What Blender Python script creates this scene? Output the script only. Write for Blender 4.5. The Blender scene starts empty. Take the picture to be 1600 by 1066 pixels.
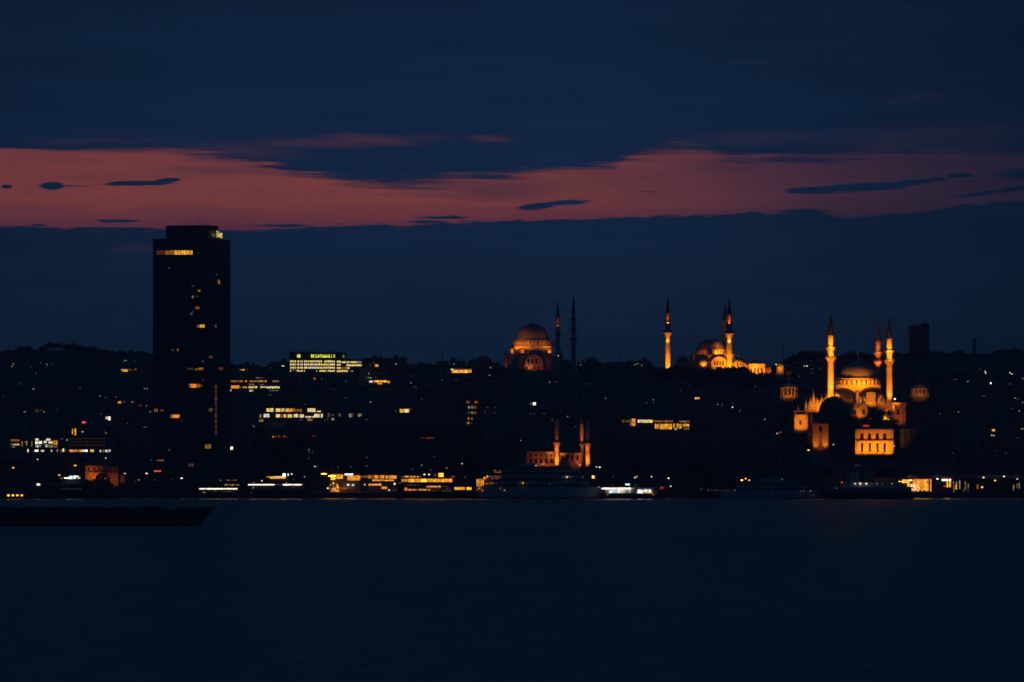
import bpy, bmesh, math, random
from mathutils import Vector
random.seed(7)
R = math.radians
scene = bpy.context.scene
COL = scene.collection

# ------------------------------------------------------------------ camera
F = 1600*200/36.0            # focal length in photo pixels
PITCH = math.atan(163/F)
CAMH = 25.0
cam_d = bpy.data.cameras.new('camera'); cam = bpy.data.objects.new('camera', cam_d); COL.objects.link(cam)
cam_d.lens = 200; cam_d.sensor_width = 36; cam_d.clip_start = 1; cam_d.clip_end = 40000
cam.location = (0, 0, CAMH); cam.rotation_euler = (math.pi/2+PITCH, 0, 0)
scene.camera = cam
scene.view_settings.view_transform = 'Standard'; scene.view_settings.look = 'None'
scene.view_settings.exposure = 0; scene.view_settings.gamma = 1
scene.render.engine = 'CYCLES'
scene.cycles.use_denoising = True
scene.cycles.max_bounces = 3; scene.cycles.diffuse_bounces = 1; scene.cycles.glossy_bounces = 2
scene.cycles.transparent_max_bounces = 2; scene.cycles.volume_bounces = 0
scene.cycles.sample_clamp_indirect = 4
scene.cycles.filter_width = 1.5

def lin(r, g, b):
    f = lambda c: (c/255/12.92) if c/255 <= .04045 else ((c/255+.055)/1.055)**2.4
    return (f(r), f(g), f(b), 1)

# ------------------------------------------------------------------ dusk sky (world)
world = bpy.data.worlds.new('World'); scene.world = world; world.use_nodes = True
WT = world.node_tree; WT.nodes.clear(); WL = WT.links
class G:
    def __init__(s, t): s.t = t; s.n = t.nodes; s.l = t.links
    def put(s, sock, v):
        if hasattr(v, 'is_linked') or isinstance(v, bpy.types.NodeSocket): s.l.new(v, sock)
        elif isinstance(v, (tuple, list)): sock.default_value = v
        else: sock.default_value = v
    def m(s, op, a, b=0.0, c=0.0, clamp=False):
        n = s.n.new('ShaderNodeMath'); n.operation = op; n.use_clamp = clamp
        s.put(n.inputs[0], a); s.put(n.inputs[1], b); s.put(n.inputs[2], c); return n.outputs[0]
    def ss(s, x, a, b, o0=0.0, o1=1.0):
        n = s.n.new('ShaderNodeMapRange'); n.interpolation_type = 'SMOOTHSTEP'
        for k, v in zip(range(5), (x, a, b, o0, o1)): s.put(n.inputs[k], v)
        return n.outputs[0]
    def vec(s, x, y, z=0.0):
        n = s.n.new('ShaderNodeCombineXYZ')
        s.put(n.inputs[0], x); s.put(n.inputs[1], y); s.put(n.inputs[2], z); return n.outputs[0]
    def noise(s, v, scale=1, detail=3, rough=.5):
        n = s.n.new('ShaderNodeTexNoise'); n.inputs['Scale'].default_value = scale
        n.inputs['Detail'].default_value = detail; n.inputs['Roughness'].default_value = rough
        if v is not None: s.l.new(v, n.inputs['Vector'])
        return n.outputs[0]
    def ramp(s, x, stops, interp='LINEAR'):
        n = s.n.new('ShaderNodeValToRGB'); cr = n.color_ramp; cr.interpolation = interp
        while len(cr.elements) > 1: cr.elements.remove(cr.elements[-1])
        for i, (p, c) in enumerate(stops):
            e = cr.elements[0] if i == 0 else cr.elements.new(p)
            e.position = p; e.color = c if isinstance(c, (tuple, list)) else (c, c, c, 1)
        s.put(n.inputs[0], x); return n.outputs[0]
    def mix(s, f, a, b, mode='MIX'):
        n = s.n.new('ShaderNodeMix'); n.data_type = 'RGBA'; n.blend_type = mode
        s.put(n.inputs[0], f); s.put(n.inputs[6], a); s.put(n.inputs[7], b); return n.outputs[2]
g = G(WT)
tc = WT.nodes.new('ShaderNodeTexCoord'); sp = WT.nodes.new('ShaderNodeSeparateXYZ'); WL.new(tc.outputs['Generated'], sp.inputs[0])
az = g.m('ARCTAN2', sp.outputs[0], sp.outputs[1]); el = g.m('ARCSINE', sp.outputs[2])
# angles of the sky in units of 1/8889 rad, u from the compass bearing, v from the elevation
pu = g.m('MULTIPLY_ADD', az, F, 800.0); pv = g.m('MULTIPLY_ADD', el, -F, 696.0)
un = g.m('DIVIDE', pu, 1600.0, clamp=True)
n1 = g.noise(g.vec(g.m('DIVIDE', pu, 130.0), g.m('DIVIDE', pv, 22.0)), 1, 4, .55)
n2 = g.noise(g.vec(g.m('DIVIDE', pu, 16.0), g.m('DIVIDE', pv, 5.0)), 1, 3, .6)
n3 = g.noise(g.vec(g.m('DIVIDE', pu, 420.0), g.m('DIVIDE', pv, 45.0), 5.0), 1, 4, .6)
w1 = g.m('MULTIPLY_ADD', n1, 16.0, -8.0); w2 = g.m('MULTIPLY_ADD', n2, 5.0, -2.5)
n4 = g.noise(g.vec(g.m('DIVIDE', pu, 75.0), g.m('DIVIDE', g.m('ADD', pv, g.m('MULTIPLY', pu, .03)), 3.6), 2.0), 1, 5, .62)
n5 = g.noise(g.vec(g.m('DIVIDE', pu, 230.0), g.m('DIVIDE', g.m('SUBTRACT', pv, g.m('MULTIPLY', pu, .02)), 9.0), 8.0), 1, 5, .6)
w4 = g.m('MULTIPLY_ADD', n4, 2.0, -1.0); w5 = g.m('MULTIPLY_ADD', n5, 2.0, -1.0)
wisp = g.ramp(un, [(0,.10),(.14,.16),(.2,.9),(.42,1.0),(.6,.8),(.7,1.0),(1,.9)])      # how ragged the cloud base is
vT = g.m('ADD', g.m('ADD', pv, g.m('MULTIPLY', w1, .6)), g.m('MULTIPLY', wisp, g.m('ADD', g.m('MULTIPLY', w5, 34.0), g.m('MULTIPLY', w4, 13.0))))
n6 = g.m('MULTIPLY_ADD', g.noise(g.vec(g.m('DIVIDE', pu, 44.0), g.m('DIVIDE', pv, 14.0), 3.0), 1, 4, .55), 16.0, -8.0)
vB = g.m('ADD', g.m('ADD', pv, g.m('MULTIPLY', n6, .75)), g.m('ADD', g.m('MULTIPLY', w2, 1.25), g.m('ADD', g.m('MULTIPLY', w1, .2), g.m('MULTIPLY', w4, 7.0))))
def curve(pts): return g.m('MULTIPLY', g.ramp(un, [(x/1600, y/400) for x, y in pts], 'EASE'), 400.0)
yT = curve([(0,235),(150,236),(250,237),(320,248),(420,262),(470,272),(560,286),(660,292),(740,278),(850,268),(950,262),(1000,244),(1080,234),(1160,248),(1260,247),(1400,236),(1500,234),(1600,240)])
sT = curve([(0,4),(250,6),(350,16),(450,9),(560,14),(680,18),(800,12),(950,10),(1050,14),(1200,12),(1600,14)])
yB = curve([(0,356),(60,354),(110,360),(230,361),(300,358),(380,362),(440,359),(520,353),(640,352),(700,347),(790,345),(900,343),(1000,339),(1100,337),(1200,334),(1265,331),(1320,341),(1400,335),(1450,330),(1500,322),(1600,316)])
band = g.m('MULTIPLY', g.ss(vT, g.m('SUBTRACT', yT, sT), g.m('ADD', yT, sT)), g.ss(vB, g.m('SUBTRACT', yB, 2.0), g.m('ADD', yB, 1.5), 1.0, 0.0))
def blob(cx, cy, a, b, slope=0.0, lo=.75, hi=1.1, warp=.35):
    dx = g.m('SUBTRACT', pu, float(cx))
    vv = g.m('ADD', pv, g.m('ADD', g.m('MULTIPLY', w2, warp*2.2), g.m('MULTIPLY', w1, warp*.4)))
    vv = g.m('ADD', vv, g.m('MULTIPLY', w4, min(9.0, b*.75)))
    dy = g.m('SUBTRACT', g.m('SUBTRACT', vv, float(cy)), g.m('MULTIPLY', dx, slope))
    d = g.m('SQRT', g.m('ADD', g.m('POWER', g.m('ABSOLUTE', g.m('DIVIDE', dx, a)), 2.0), g.m('POWER', g.m('ABSOLUTE', g.m('DIVIDE', dy, b)), 2.0)))
    return g.ss(d, lo, hi, 1.0, 0.0)
dark = None
for a in [(12,293.5,9,3.5),(82,292,21,6,0,.7,1.15),(100,292,50,1.2,0,.2,1.2),(218,287.5,58,4.5,-.02),(255,284,30,4.5,-.12),(185,346,44,3.2,0,.5),(178,359,85,4,0,.6),
          (560,256,135,17,-.02,.62,1.1,.8),(720,246,240,24,.02,.7,1.1,.8),(870,246,120,15,-.02,.55,1.1,.8),(600,270,90,10,.04,.3,1.2,.8),(450,263,50,4,.1,.4,1.1),(405,246,70,9,0,.1,1.3,.8),
          (838,323,32,6,-.1,.7),(885,317,45,4.5,-.05,.5),(690,340,48,3,0,.5),(440,353,60,3,0,.3),(665,347,40,3,0,.3),(1010,300,17,1.6,0,.1,1.2),
          (1275,298,52,6,-.03,.75),(1345,293.5,80,7.5,-.04,.75),(1430,286,70,5,-.12,.6),(1500,276,24,5,0,.6),(1530,304,52,4,-.13,.4),(1585,297,40,5,-.13,.4),(1255,331,50,5,0,.3),(1595,275,60,12,0,.1,1.3,.8)]:
    b_ = blob(*a); dark = b_ if dark is None else g.m('MAXIMUM', dark, b_)
band = g.m('MULTIPLY', band, g.m('SUBTRACT', 1.0, dark))
streak = None
for amp, a in [(.30,(575,219,95,12,.05,.0,1.15,.9)),(.20,(500,224,150,11,.0,.0,1.2,.9)),(.12,(380,236,110,16,.06,.0,1.25,.9)),(.05,(600,300,1,1)),(.07,(150,222,150,9,-.02,.0,1.2,.9)),(.26,(765,217,45,7,.03,.0,1.2,.9)),(.10,(660,216,60,8,0,.0,1.2)),
               (.07,(1180,216,160,15,-.01,.0,1.2,1)),(.06,(1430,215,230,24,-.03,.0,1.2,1)),(.15,(207,390,52,10,-.04,.0,1.2,.8)),(.06,(735,352,26,2)),
               (.024,(430,455,110,9,0,.0,1.2,.8)),(.028,(930,448,190,11,0,.0,1.2,.8)),(.012,(700,430,500,34,0,.0,1.3,.8)),(.03,(1430,157,75,11,-.08,.0,1.2,.8)),(.02,(1170,96,60,6,0,.0,1.2)),(.10,(1060,236,70,10,0,.1,1.2,.8))]:
    b_ = g.m('MULTIPLY', blob(*a), amp); streak = b_ if streak is None else g.m('MAXIMUM', streak, b_)
hfac = g.ramp(un, [(0,.90),(.12,1.0),(.3,.93),(.42,1.0),(.5,.86),(.6,.74),(.7,.56),(.8,.28),(.9,.14),(1,.085)])
inten = g.m('MAXIMUM', g.m('MULTIPLY', g.m('MULTIPLY', band, hfac), g.m('MULTIPLY', g.ss(n3, .25, .7, .80, 1.06), g.m('MULTIPLY_ADD', w5, .22, g.m('MULTIPLY_ADD', w4, .16, 1.0)))), streak)
shade = g.m('MAXIMUM', g.m('MAXIMUM', g.m('MULTIPLY', blob(770,300,120,22,0,.0,1.2,.9), .42), g.m('MULTIPLY', blob(330,268,120,9,.04,.0,1.2,.9), .3)), g.m('MAXIMUM', g.m('MULTIPLY', blob(1130,262,110,14,.03,.0,1.2,.9), .3), g.m('MULTIPLY', blob(1300,300,340,60,.0,.0,1.2,.9), .12)))
inten = g.m('MULTIPLY', inten, g.m('SUBTRACT', 1.0, shade))
inten = g.m('MULTIPLY', inten, g.ss(g.m('ABSOLUTE', az), .3, 1.0, 1.0, 0.0))
vt = g.m('DIVIDE', g.m('SUBTRACT', pv, 200.0), 170.0, clamp=True)
pink = g.ramp(vt, [(0,lin(110,60,70)),(.25,lin(126,63,66)),(.45,lin(126,64,63)),(.68,lin(130,65,64)),(.84,lin(108,54,66)),(1,lin(84,46,65))])
vb = g.m('DIVIDE', g.m('ADD', pv, 400.0), 1100.0, clamp=True)
high = g.ss(el, .12, .5)
blue = g.ramp(vb, [(0,lin(14,29,50)),(.36,lin(16,33,59)),(.45,lin(17,35,62)),(.55,lin(19,38,67)),(.73,lin(19,37,64)),(.82,lin(19,37,62)),(.87,lin(18,36,59)),(1,lin(11,24,42))])
side = g.ramp(un, [(0,.86),(.2,1.0),(.55,1.05),(.75,.92),(1,.66)])
side = g.m('MULTIPLY', side, g.ss(n3, .3, .75, .93, 1.09))
back = g.ss(g.m('ABSOLUTE', az), .25, 1.6, 1.0, .9)
blue = g.mix(1.0, blue, g.vec(g.m('MULTIPLY', side, back), g.m('MULTIPLY', side, back), g.m('MULTIPLY', side, back)), 'MULTIPLY')
blue = g.mix(high, blue, g.mix(g.ss(az, 3.2, .5), lin(16,33,56), lin(20,39,64)))
skyc = g.mix(inten, blue, pink)
bg = WT.nodes.new('ShaderNodeBackground'); WL.new(skyc, bg.inputs[0]); bg.inputs[1].default_value = 1.0
wo = WT.nodes.new('ShaderNodeOutputWorld'); WL.new(bg.outputs[0], wo.inputs[0])
world.cycles.sampling_method = 'AUTOMATIC'

# ------------------------------------------------------------------ helpers
def P(px, py, D):
    dx = (px-800)/F; dy = (533-py)/F
    cy = math.cos(PITCH)-dy*math.sin(PITCH); t = D/cy
    return Vector((dx*t, D, CAMH+t*(math.sin(PITCH)+dy*math.cos(PITCH))))
def X(px, D): return (px-800)/F*D*1.00015
def Z(py, D): return P(800, py, D).z
def PX(x, D): return x/D*F+800
def PY(z, D): return 533-F*math.tan(math.atan((z-CAMH)/D)-PITCH)

MATS = {}
def mat(name, col=(.3,.3,.3), rough=.8, emit=None, es=0, kind=None, var=.25, scale=.4):
    if name in MATS: return MATS[name]
    m = bpy.data.materials.new(name); m.use_nodes = True; t = m.node_tree; gg = G(t)
    b = t.nodes['Principled BSDF']; b.inputs['Roughness'].default_value = rough
    tcn = t.nodes.new('ShaderNodeTexCoord'); ob = tcn.outputs['Object']
    if emit:
        nz = gg.noise(ob, .8, 2)
        b.inputs['Base Color'].default_value = (*[c*.4 for c in emit], 1)
        b.inputs['Emission Color'].default_value = (*emit, 1)
        t.links.new(gg.m('MULTIPLY', gg.ss(nz, .3, .7, .55, 1.3), es), b.inputs['Emission Strength'])
    else:
        nz = gg.noise(ob, scale, 4)
        c0 = tuple(c*(1-var) for c in col)+(1,); c1 = tuple(min(1, c*(1+var)) for c in col)+(1,)
        c = gg.mix(gg.ss(nz, .3, .7), c0, c1)
        if kind == 'facade':      # rows of unlit glazing between the floors
            s2 = t.nodes.new('ShaderNodeSeparateXYZ'); t.links.new(ob, s2.inputs[0])
            fx = gg.m('FRACT', gg.m('DIVIDE', gg.m('ADD', gg.m('ADD', s2.outputs[0], s2.outputs[1]), 900.0), 2.9)); fz = gg.m('FRACT', gg.m('DIVIDE', gg.m('ADD', s2.outputs[2], 100.0), 3.2))
            k = gg.m('MULTIPLY', gg.m('MULTIPLY', gg.m('GREATER_THAN', fx, .3), gg.m('LESS_THAN', fx, .75)), gg.m('MULTIPLY', gg.m('GREATER_THAN', fz, .3), gg.m('LESS_THAN', fz, .8)))
            c = gg.mix(k, c, (.02,.022,.026,1)); t.links.new(gg.ss(k, 0.0, 1.0, rough, .15), b.inputs['Roughness'])
        if kind == 'tiles':
            s2 = t.nodes.new('ShaderNodeTexWave'); s2.inputs['Scale'].default_value = 3; t.links.new(ob, s2.inputs[0])
            c = gg.mix(gg.m('MULTIPLY', s2.outputs[1], .4), c, (.03,.02,.02,1))
        if kind == 'stone':
            br = t.nodes.new('ShaderNodeTexBrick'); br.inputs['Scale'].default_value = 1.0
            mp = t.nodes.new('ShaderNodeMapping'); mp.inputs['Rotation'].default_value = (R(90), 0, 0)
            t.links.new(ob, mp.inputs[0]); t.links.new(mp.outputs[0], br.inputs[0])
            br.inputs['Color1'].default_value = c0; br.inputs['Color2'].default_value = c1; br.inputs['Mortar'].default_value = tuple(x*.6 for x in c0[:3])+(1,)
            br.inputs['Mortar Size'].default_value = .03; br.inputs['Row Height'].default_value = .5; br.inputs['Brick Width'].default_value = 1.1
            c = gg.mix(.4, c, br.outputs[0])
        t.links.new(c, b.inputs['Base Color'])
    MATS[name] = m
    return m
EC = {'w': (1,.87,.66), 'c': (.45,.8,1), 'y': (1,.44,.03), 'b': (1,.74,.20), 'o': (1,.33,.035), 'r': (1,.09,.05), 'g': (.93,.95,.10), 'p': (1,.4,.3)}
EN = {'w': 'white', 'c': 'bluish', 'y': 'yellow', 'b': 'pale_yellow', 'o': 'orange', 'r': 'red', 'g': 'lime', 'p': 'pinkish'}
LV = {0: .045, 1: .075, 2: .30, 3: 1.1, 4: 2.3, 5: 9.0}
def em(code):      # 'w2' white light at level 2
    m = mat('light_'+EN[code[0]]+'_'+{0:'ember',1:'faint',2:'soft',3:'plain',4:'strong',5:'glaring'}[int(code[1])], emit=EC[code[0]], es=LV[int(code[1])])
    if int(code[1]) <= 3: m.cycles.emission_sampling = 'NONE'
    return m
STONE = mat('limestone', (.43,.37,.29), .85, kind='stone', var=.10)
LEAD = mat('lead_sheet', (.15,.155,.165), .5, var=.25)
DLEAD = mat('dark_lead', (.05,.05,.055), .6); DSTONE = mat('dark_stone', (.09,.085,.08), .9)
GOLD = mat('gilded_metal', (.5,.38,.15), .35)
DGLASS = mat('dark_glass', (.012,.013,.016), .2)
CONC = mat('concrete', (.16,.16,.16), .85, kind='facade')
PLAS = mat('plaster_grey', (.20,.19,.18), .85, kind='facade')
PLAS2 = mat('plaster_ochre', (.22,.18,.13), .85, kind='facade')
DARKW = mat('dark_curtain_wall', (.028,.03,.034), .4, kind='facade')
TILE = mat('roof_tiles', (.14,.065,.045), .85, kind='tiles')
BITU = mat('roof_felt', (.05,.05,.052), .9)
METAL = mat('painted_metal', (.10,.10,.11), .5)
HULLD = mat('black_hull_paint', (.018,.018,.02), .55)
HULLW = mat('weathered_white_paint', (.42,.46,.50), .6)
HULLB = mat('rusty_barge_paint', (.05,.032,.03), .7)
LEAF = mat('foliage', (.05,.075,.035), .85, var=.4, scale=.7)
BARK = mat('bark', (.08,.06,.045), .9)
ASPH = mat('quay_asphalt', (.05,.05,.05), .9)

class MB:
    def __init__(s): s.v = []; s.f = []
    def add(s, vs, fs):
        o = len(s.v); s.v += [tuple(v) for v in vs]; s.f += [tuple(i+o for i in f) for f in fs]; return s
    def box(s, x0, x1, y0, y1, z0, z1):
        return s.add([(x0,y0,z0),(x1,y0,z0),(x1,y1,z0),(x0,y1,z0),(x0,y0,z1),(x1,y0,z1),(x1,y1,z1),(x0,y1,z1)],
                     [(0,3,2,1),(4,5,6,7),(0,1,5,4),(1,2,6,5),(2,3,7,6),(3,0,4,7)])
    def pbox(s, x0, x1, y0, y1, D, dep):      # a box whose front face fills a photo rectangle at distance D
        return s.box(X(x0,D), X(x1,D), D, D+dep, Z(max(y0,y1),D), Z(min(y0,y1),D))
    def prism(s, pts, z0, z1):                # footprint polygon, counter-clockwise
        n = len(pts)
        return s.add([(x,y,z0) for x,y in pts]+[(x,y,z1) for x,y in pts], [tuple(range(n))[::-1], tuple(range(n,2*n))]+[(i,(i+1)%n,n+(i+1)%n,n+i) for i in range(n)])
    def slab(s, pts, y0, y1):                 # outline in x,z given thickness along y
        n = len(pts)
        return s.add([(x,y0,z) for x,z in pts]+[(x,y1,z) for x,z in pts], [tuple(range(n)), tuple(range(n,2*n))[::-1]]+[((i+1)%n,i,n+i,n+(i+1)%n) for i in range(n)])
    def lathe(s, cx, cy, prof, seg=20, a0=0, a1=2*math.pi):   # prof [(r,z)]
        full = abs(a1-a0-2*math.pi) < 1e-6; k = seg if full else seg+1; vs = []; fs = []
        for r, z in prof:
            for i in range(k):
                a = a0+(a1-a0)*i/seg; vs.append((cx+max(r,.01)*math.cos(a), cy+max(r,.01)*math.sin(a), z))
        for j in range(len(prof)-1):
            for i in range(seg if full else seg):
                i2 = (i+1)%k; fs.append((j*k+i, j*k+i2, (j+1)*k+i2, (j+1)*k+i))
        if full: fs.append(tuple(range(k))[::-1]); fs.append(tuple((len(prof)-1)*k+i for i in range(k)))
        return s.add(vs, fs)
    def plathe(s, cx, prof, D, seg=20):       # radii and heights in photo pixels
        q = D/F; return s.lathe(X(cx,D), D, [(r*q, Z(y,D)) for r, y in prof], seg)
    def tube(s, a, b, r0, r1=None, seg=6):
        a = Vector(a); b = Vector(b); r1 = r0 if r1 is None else r1; d = (b-a).normalized()
        u = d.orthogonal().normalized(); w = d.cross(u); vs = []
        for p, r in ((a,r0),(b,r1)):
            for i in range(seg):
                t = 2*math.pi*i/seg; vs.append(p+u*r*math.cos(t)+w*r*math.sin(t))
        return s.add(vs, [(i,(i+1)%seg,seg+(i+1)%seg,seg+i) for i in range(seg)]+[tuple(range(seg))[::-1], tuple(range(seg,2*seg))])
    def build(s, name, m, parent=None, smooth=False, loc=None):
        o_ = Vector(parent['_o']) if parent is not None else Vector(loc if loc else (0,0,0))
        me = bpy.data.meshes.new(name); me.from_pydata([Vector(v)-o_ for v in s.v], [], s.f); me.materials.append(m)
        if smooth: me.shade_smooth() if hasattr(me,'shade_smooth') else None
        ob = bpy.data.objects.new(name, me); COL.objects.link(ob)
        if parent is not None: ob.parent = parent; ob['_o'] = tuple(o_)
        else: ob.location = o_; ob['_o'] = tuple(o_)
        return ob
ALLT = []
def tag(o, label=None, cat=None, group=None, kind=None):
    if label: o['label'] = label; ALLT.append(o)
    if cat: o['category'] = cat
    if group: o['group'] = group
    if kind: o['kind'] = kind
    return o
def thing(name, label, cat, loc, group=None):
    o = bpy.data.objects.new(name, None); COL.objects.link(o); o.location = loc; o['_o'] = tuple(loc); o.empty_display_size = 1
    return tag(o, label, cat, group)
LIT = []       # photo rectangles that must stay visible: x0,x1,y0,y1,D
FOOT = []      # occupied ground: x0,x1,D0,D1
def reg(x0, x1, y0, y1, D): LIT.append((x0,x1,min(y0,y1),max(y0,y1),D))
def hit(px, A, B):
    k = (px-800)/F*1.00015; dx = B[0]-A[0]; dy = B[1]-A[1]; t = (k*A[1]-A[0])/(dx-k*dy)
    return (A[0]+dx*t, A[1]+dy*t)
def win(parent, A, B, x0, x1, y0, y1, code, name='window', th=.14):
    """a lit pane on the wall running A -> B (left to right seen from the water)"""
    p = hit(x0, A, B); q = hit(x1, A, B); L = math.hypot(q[0]-p[0], q[1]-p[1]) or 1e-6
    nx, ny = (q[1]-p[1])/L, -(q[0]-p[0])/L
    Y = (p[1]+q[1])/2; z0, z1 = Z(max(y0,y1),Y), Z(min(y0,y1),Y)
    a = (p[0]+nx*th, p[1]+ny*th); b = (q[0]+nx*th, q[1]+ny*th)
    reg(x0,x1,y0,y1,Y)
    m_ = em(code) if isinstance(code, str) else code
    return MB().prism([a, b, q, p], z0, z1).build(name, m_, parent)
def row(parent, A, B, x0, x1, y, h, n, codes, prob=1, fill=.75, rnd=random, jit=0):
    w = (x1-x0)/n
    for i in range(n):
        if rnd.random() > prob: continue
        c = rnd.choice(codes); d = (rnd.random()-.5)*jit
        win(parent, A, B, x0+w*i+w*(1-fill)/2, x0+w*(i+1)-w*(1-fill)/2, y-h/2+d, y+h/2+d*.5, c)
KL = 2.5
def flood(parent, pos, tgt, watts, size=70, col=(1,.27,.006), rad=.4):
    d = bpy.data.lights.new('floodlight', 'SPOT'); d.energy = watts*KL; d.color = col; d.spot_size = R(size); d.spot_blend = .8; d.specular_factor = .15; d.shadow_soft_size = rad
    o = bpy.data.objects.new('floodlight', d); COL.objects.link(o)
    v = Vector(tgt)-Vector(pos); o.rotation_euler = v.to_track_quat('-Z','Y').to_euler()
    o.location = Vector(pos)-Vector(parent['_o']); o.parent = parent
    return o

# ------------------------------------------------------------------ ground, water
TOP = [(-3000,590),(-600,566),(0,557),(60,550),(110,544),(160,548),(240,556),(360,577),(440,584),(600,580),(700,578),(800,580),(1000,578),(1060,582),(1200,580),(1240,567),(1290,563),(1420,560),(1500,558),(1560,556),(1600,554),(2200,560),(5000,600)]
def lerp(pts, x):
    if x <= pts[0][0]: return pts[0][1]
    for (a, b), (c, d) in zip(pts, pts[1:]):
        if x <= c: return b+(d-b)*(x-a)/(c-a)
    return pts[-1][1]
Q0, S0, S1 = 2711, 2775, 3900
def ground(x, D):
    if D < S0: return 2.2
    H = Z(lerp(TOP, PX(x, S1)), S1)
    if D <= S1: return 2.2+(H-2.2)*(D-S0)/(S1-S0)
    return max(4, H-(D-S1)*.03)
def D_for(px, py):
    a, b = S0, S1-20
    if PY(ground(X(px,a),a),a) < py: return a
    if PY(ground(X(px,b),b),b) > py: return b
    for _ in range(30):
        c = (a+b)/2
        if PY(ground(X(px,c),c),c) > py: a = c
        else: b = c
    return a
mb = MB(); ys = [Q0+4, 2740, S0]+[S0+(S1-S0)*i/14 for i in range(1,15)]+[4200,4800,6000,9000,16000]
xs = [-9000,-4000,-2000,-1000,-600]+[-500+25*i for i in range(41)]+[600,1000,2000,4000,9000]
for y in ys:
    for x in xs: mb.v.append((x, y, ground(x,y)+(random.uniform(-.6,.6) if S0+40 < y else 0)))
nx = len(xs)
for j in range(len(ys)-1):
    for i in range(nx-1): mb.f.append((j*nx+i, j*nx+i+1, (j+1)*nx+i+1, (j+1)*nx+i))
tag(mb.build('ground', mat('hill_earth', (.035,.04,.03), .95, scale=.02)), kind='structure')
tag(MB().box(-9000, 9000, Q0, Q0+4, -6, 2.35).build('quay_wall', mat('quay_stone', (.07,.07,.07), .8)), kind='structure')
# water: long swell and fine chop, calmer in the shelter of the quay
m = bpy.data.materials.new('sea_water'); m.use_nodes = True; t = m.node_tree; gg = G(t); b = t.nodes['Principled BSDF']
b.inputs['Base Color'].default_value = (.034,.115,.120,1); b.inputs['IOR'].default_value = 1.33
geo = t.nodes.new('ShaderNodeNewGeometry'); s3 = t.nodes.new('ShaderNodeSeparateXYZ'); t.links.new(geo.outputs['Position'], s3.inputs[0])
calm = gg.ss(s3.outputs[1], 2560.0, 2680.0)
na = gg.noise(gg.vec(gg.m('DIVIDE', s3.outputs[0], 7.0), gg.m('DIVIDE', s3.outputs[1], 12.0)), 1, 4, .6)
nb = gg.noise(gg.vec(gg.m('DIVIDE', s3.outputs[0], 70.0), gg.m('DIVIDE', s3.outputs[1], 260.0)), 1, 3, .5)
t.links.new(gg.m('ADD', gg.ss(calm, 0.0, 1.0, .42, .24), gg.m('ADD', gg.m('MULTIPLY', gg.m('SUBTRACT', nb, .5), .12), gg.m('MULTIPLY', gg.m('SUBTRACT', na, .5), .30))), b.inputs['Roughness'])
bm_ = t.nodes.new('ShaderNodeBump'); bm_.inputs['Strength'].default_value = 1.0; bm_.inputs['Distance'].default_value = 1.0
t.links.new(gg.m('MULTIPLY', na, gg.ss(calm, 0.0, 1.0, 1.9, .12)), bm_.inputs['Height']); t.links.new(bm_.outputs[0], b.inputs['Normal'])
MATS['sea_water'] = m
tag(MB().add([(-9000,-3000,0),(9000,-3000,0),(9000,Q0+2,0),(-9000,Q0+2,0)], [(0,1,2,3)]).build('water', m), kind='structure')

# ------------------------------------------------------------------ office tower
TW = thing('office_tower', 'tall dark office tower with a lit strip of windows under its stepped roof', 'tower', (X(325,2900), 2900, 10))
a_ = R(20); W_, Dp = 30.6, 29.4; B0 = (X(325,2900), 2900.0)
def tp(s, t): return (B0[0]-s*math.cos(a_)+t*math.sin(a_), B0[1]+s*math.sin(a_)+t*math.cos(a_))
ztop = Z(375, 2910); mw = mat('tower_cladding', (.022,.024,.028), .5, kind='facade')
MB().prism([tp(W_,0), tp(0,0), tp(0,Dp), tp(W_,Dp)], 2, ztop).build('wall', mw, TW)
pr = MB()
for k in range(1, 30): pr.prism([tp(W_+.12,-.12), tp(-.12,-.12), tp(-.12,Dp+.12), tp(W_+.12,Dp+.12)], 12+k*4, 12.35+k*4) if 12.35+k*4 < ztop else None
pr.build('floor_band', mat('tower_band', (.035,.036,.04), .6), TW)
MB().prism([tp(W_+.2,-.2), tp(-.2,-.2), tp(-.2,Dp+.2), tp(W_+.2,Dp+.2)], ztop, ztop+.6).build('parapet', METAL, TW)
rb = MB().prism([tp(24.3,2), tp(1,2), tp(1,16), tp(24.3,16)], ztop+.6, Z(352,2903)).build('roof_block', mw, TW)
for s_, t_, h_ in ((8,6,3.2),(13,5,2.2),(5,9,2.6),(18,8,1.6),(11,10,1.8)):
    p_ = tp(s_, t_); MB().tube((*p_, Z(352,2903)), (*p_, Z(352,2903)+h_), .12, .06).build('antenna', METAL, rb)
LA, LB, LC = tp(W_,0), tp(0,0), tp(0,Dp)
FA, FB = (LA[0]+.0, LA[1]), LB
for i in range(12): win(TW, LA, LB, 244.5+i*4.75, 248.5+i*4.75, 391.5, 398, ['o1','o1','o1','o2','o2','y2','y3','y3','y3','y3','y3','y3'][i], th=.3)
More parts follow.
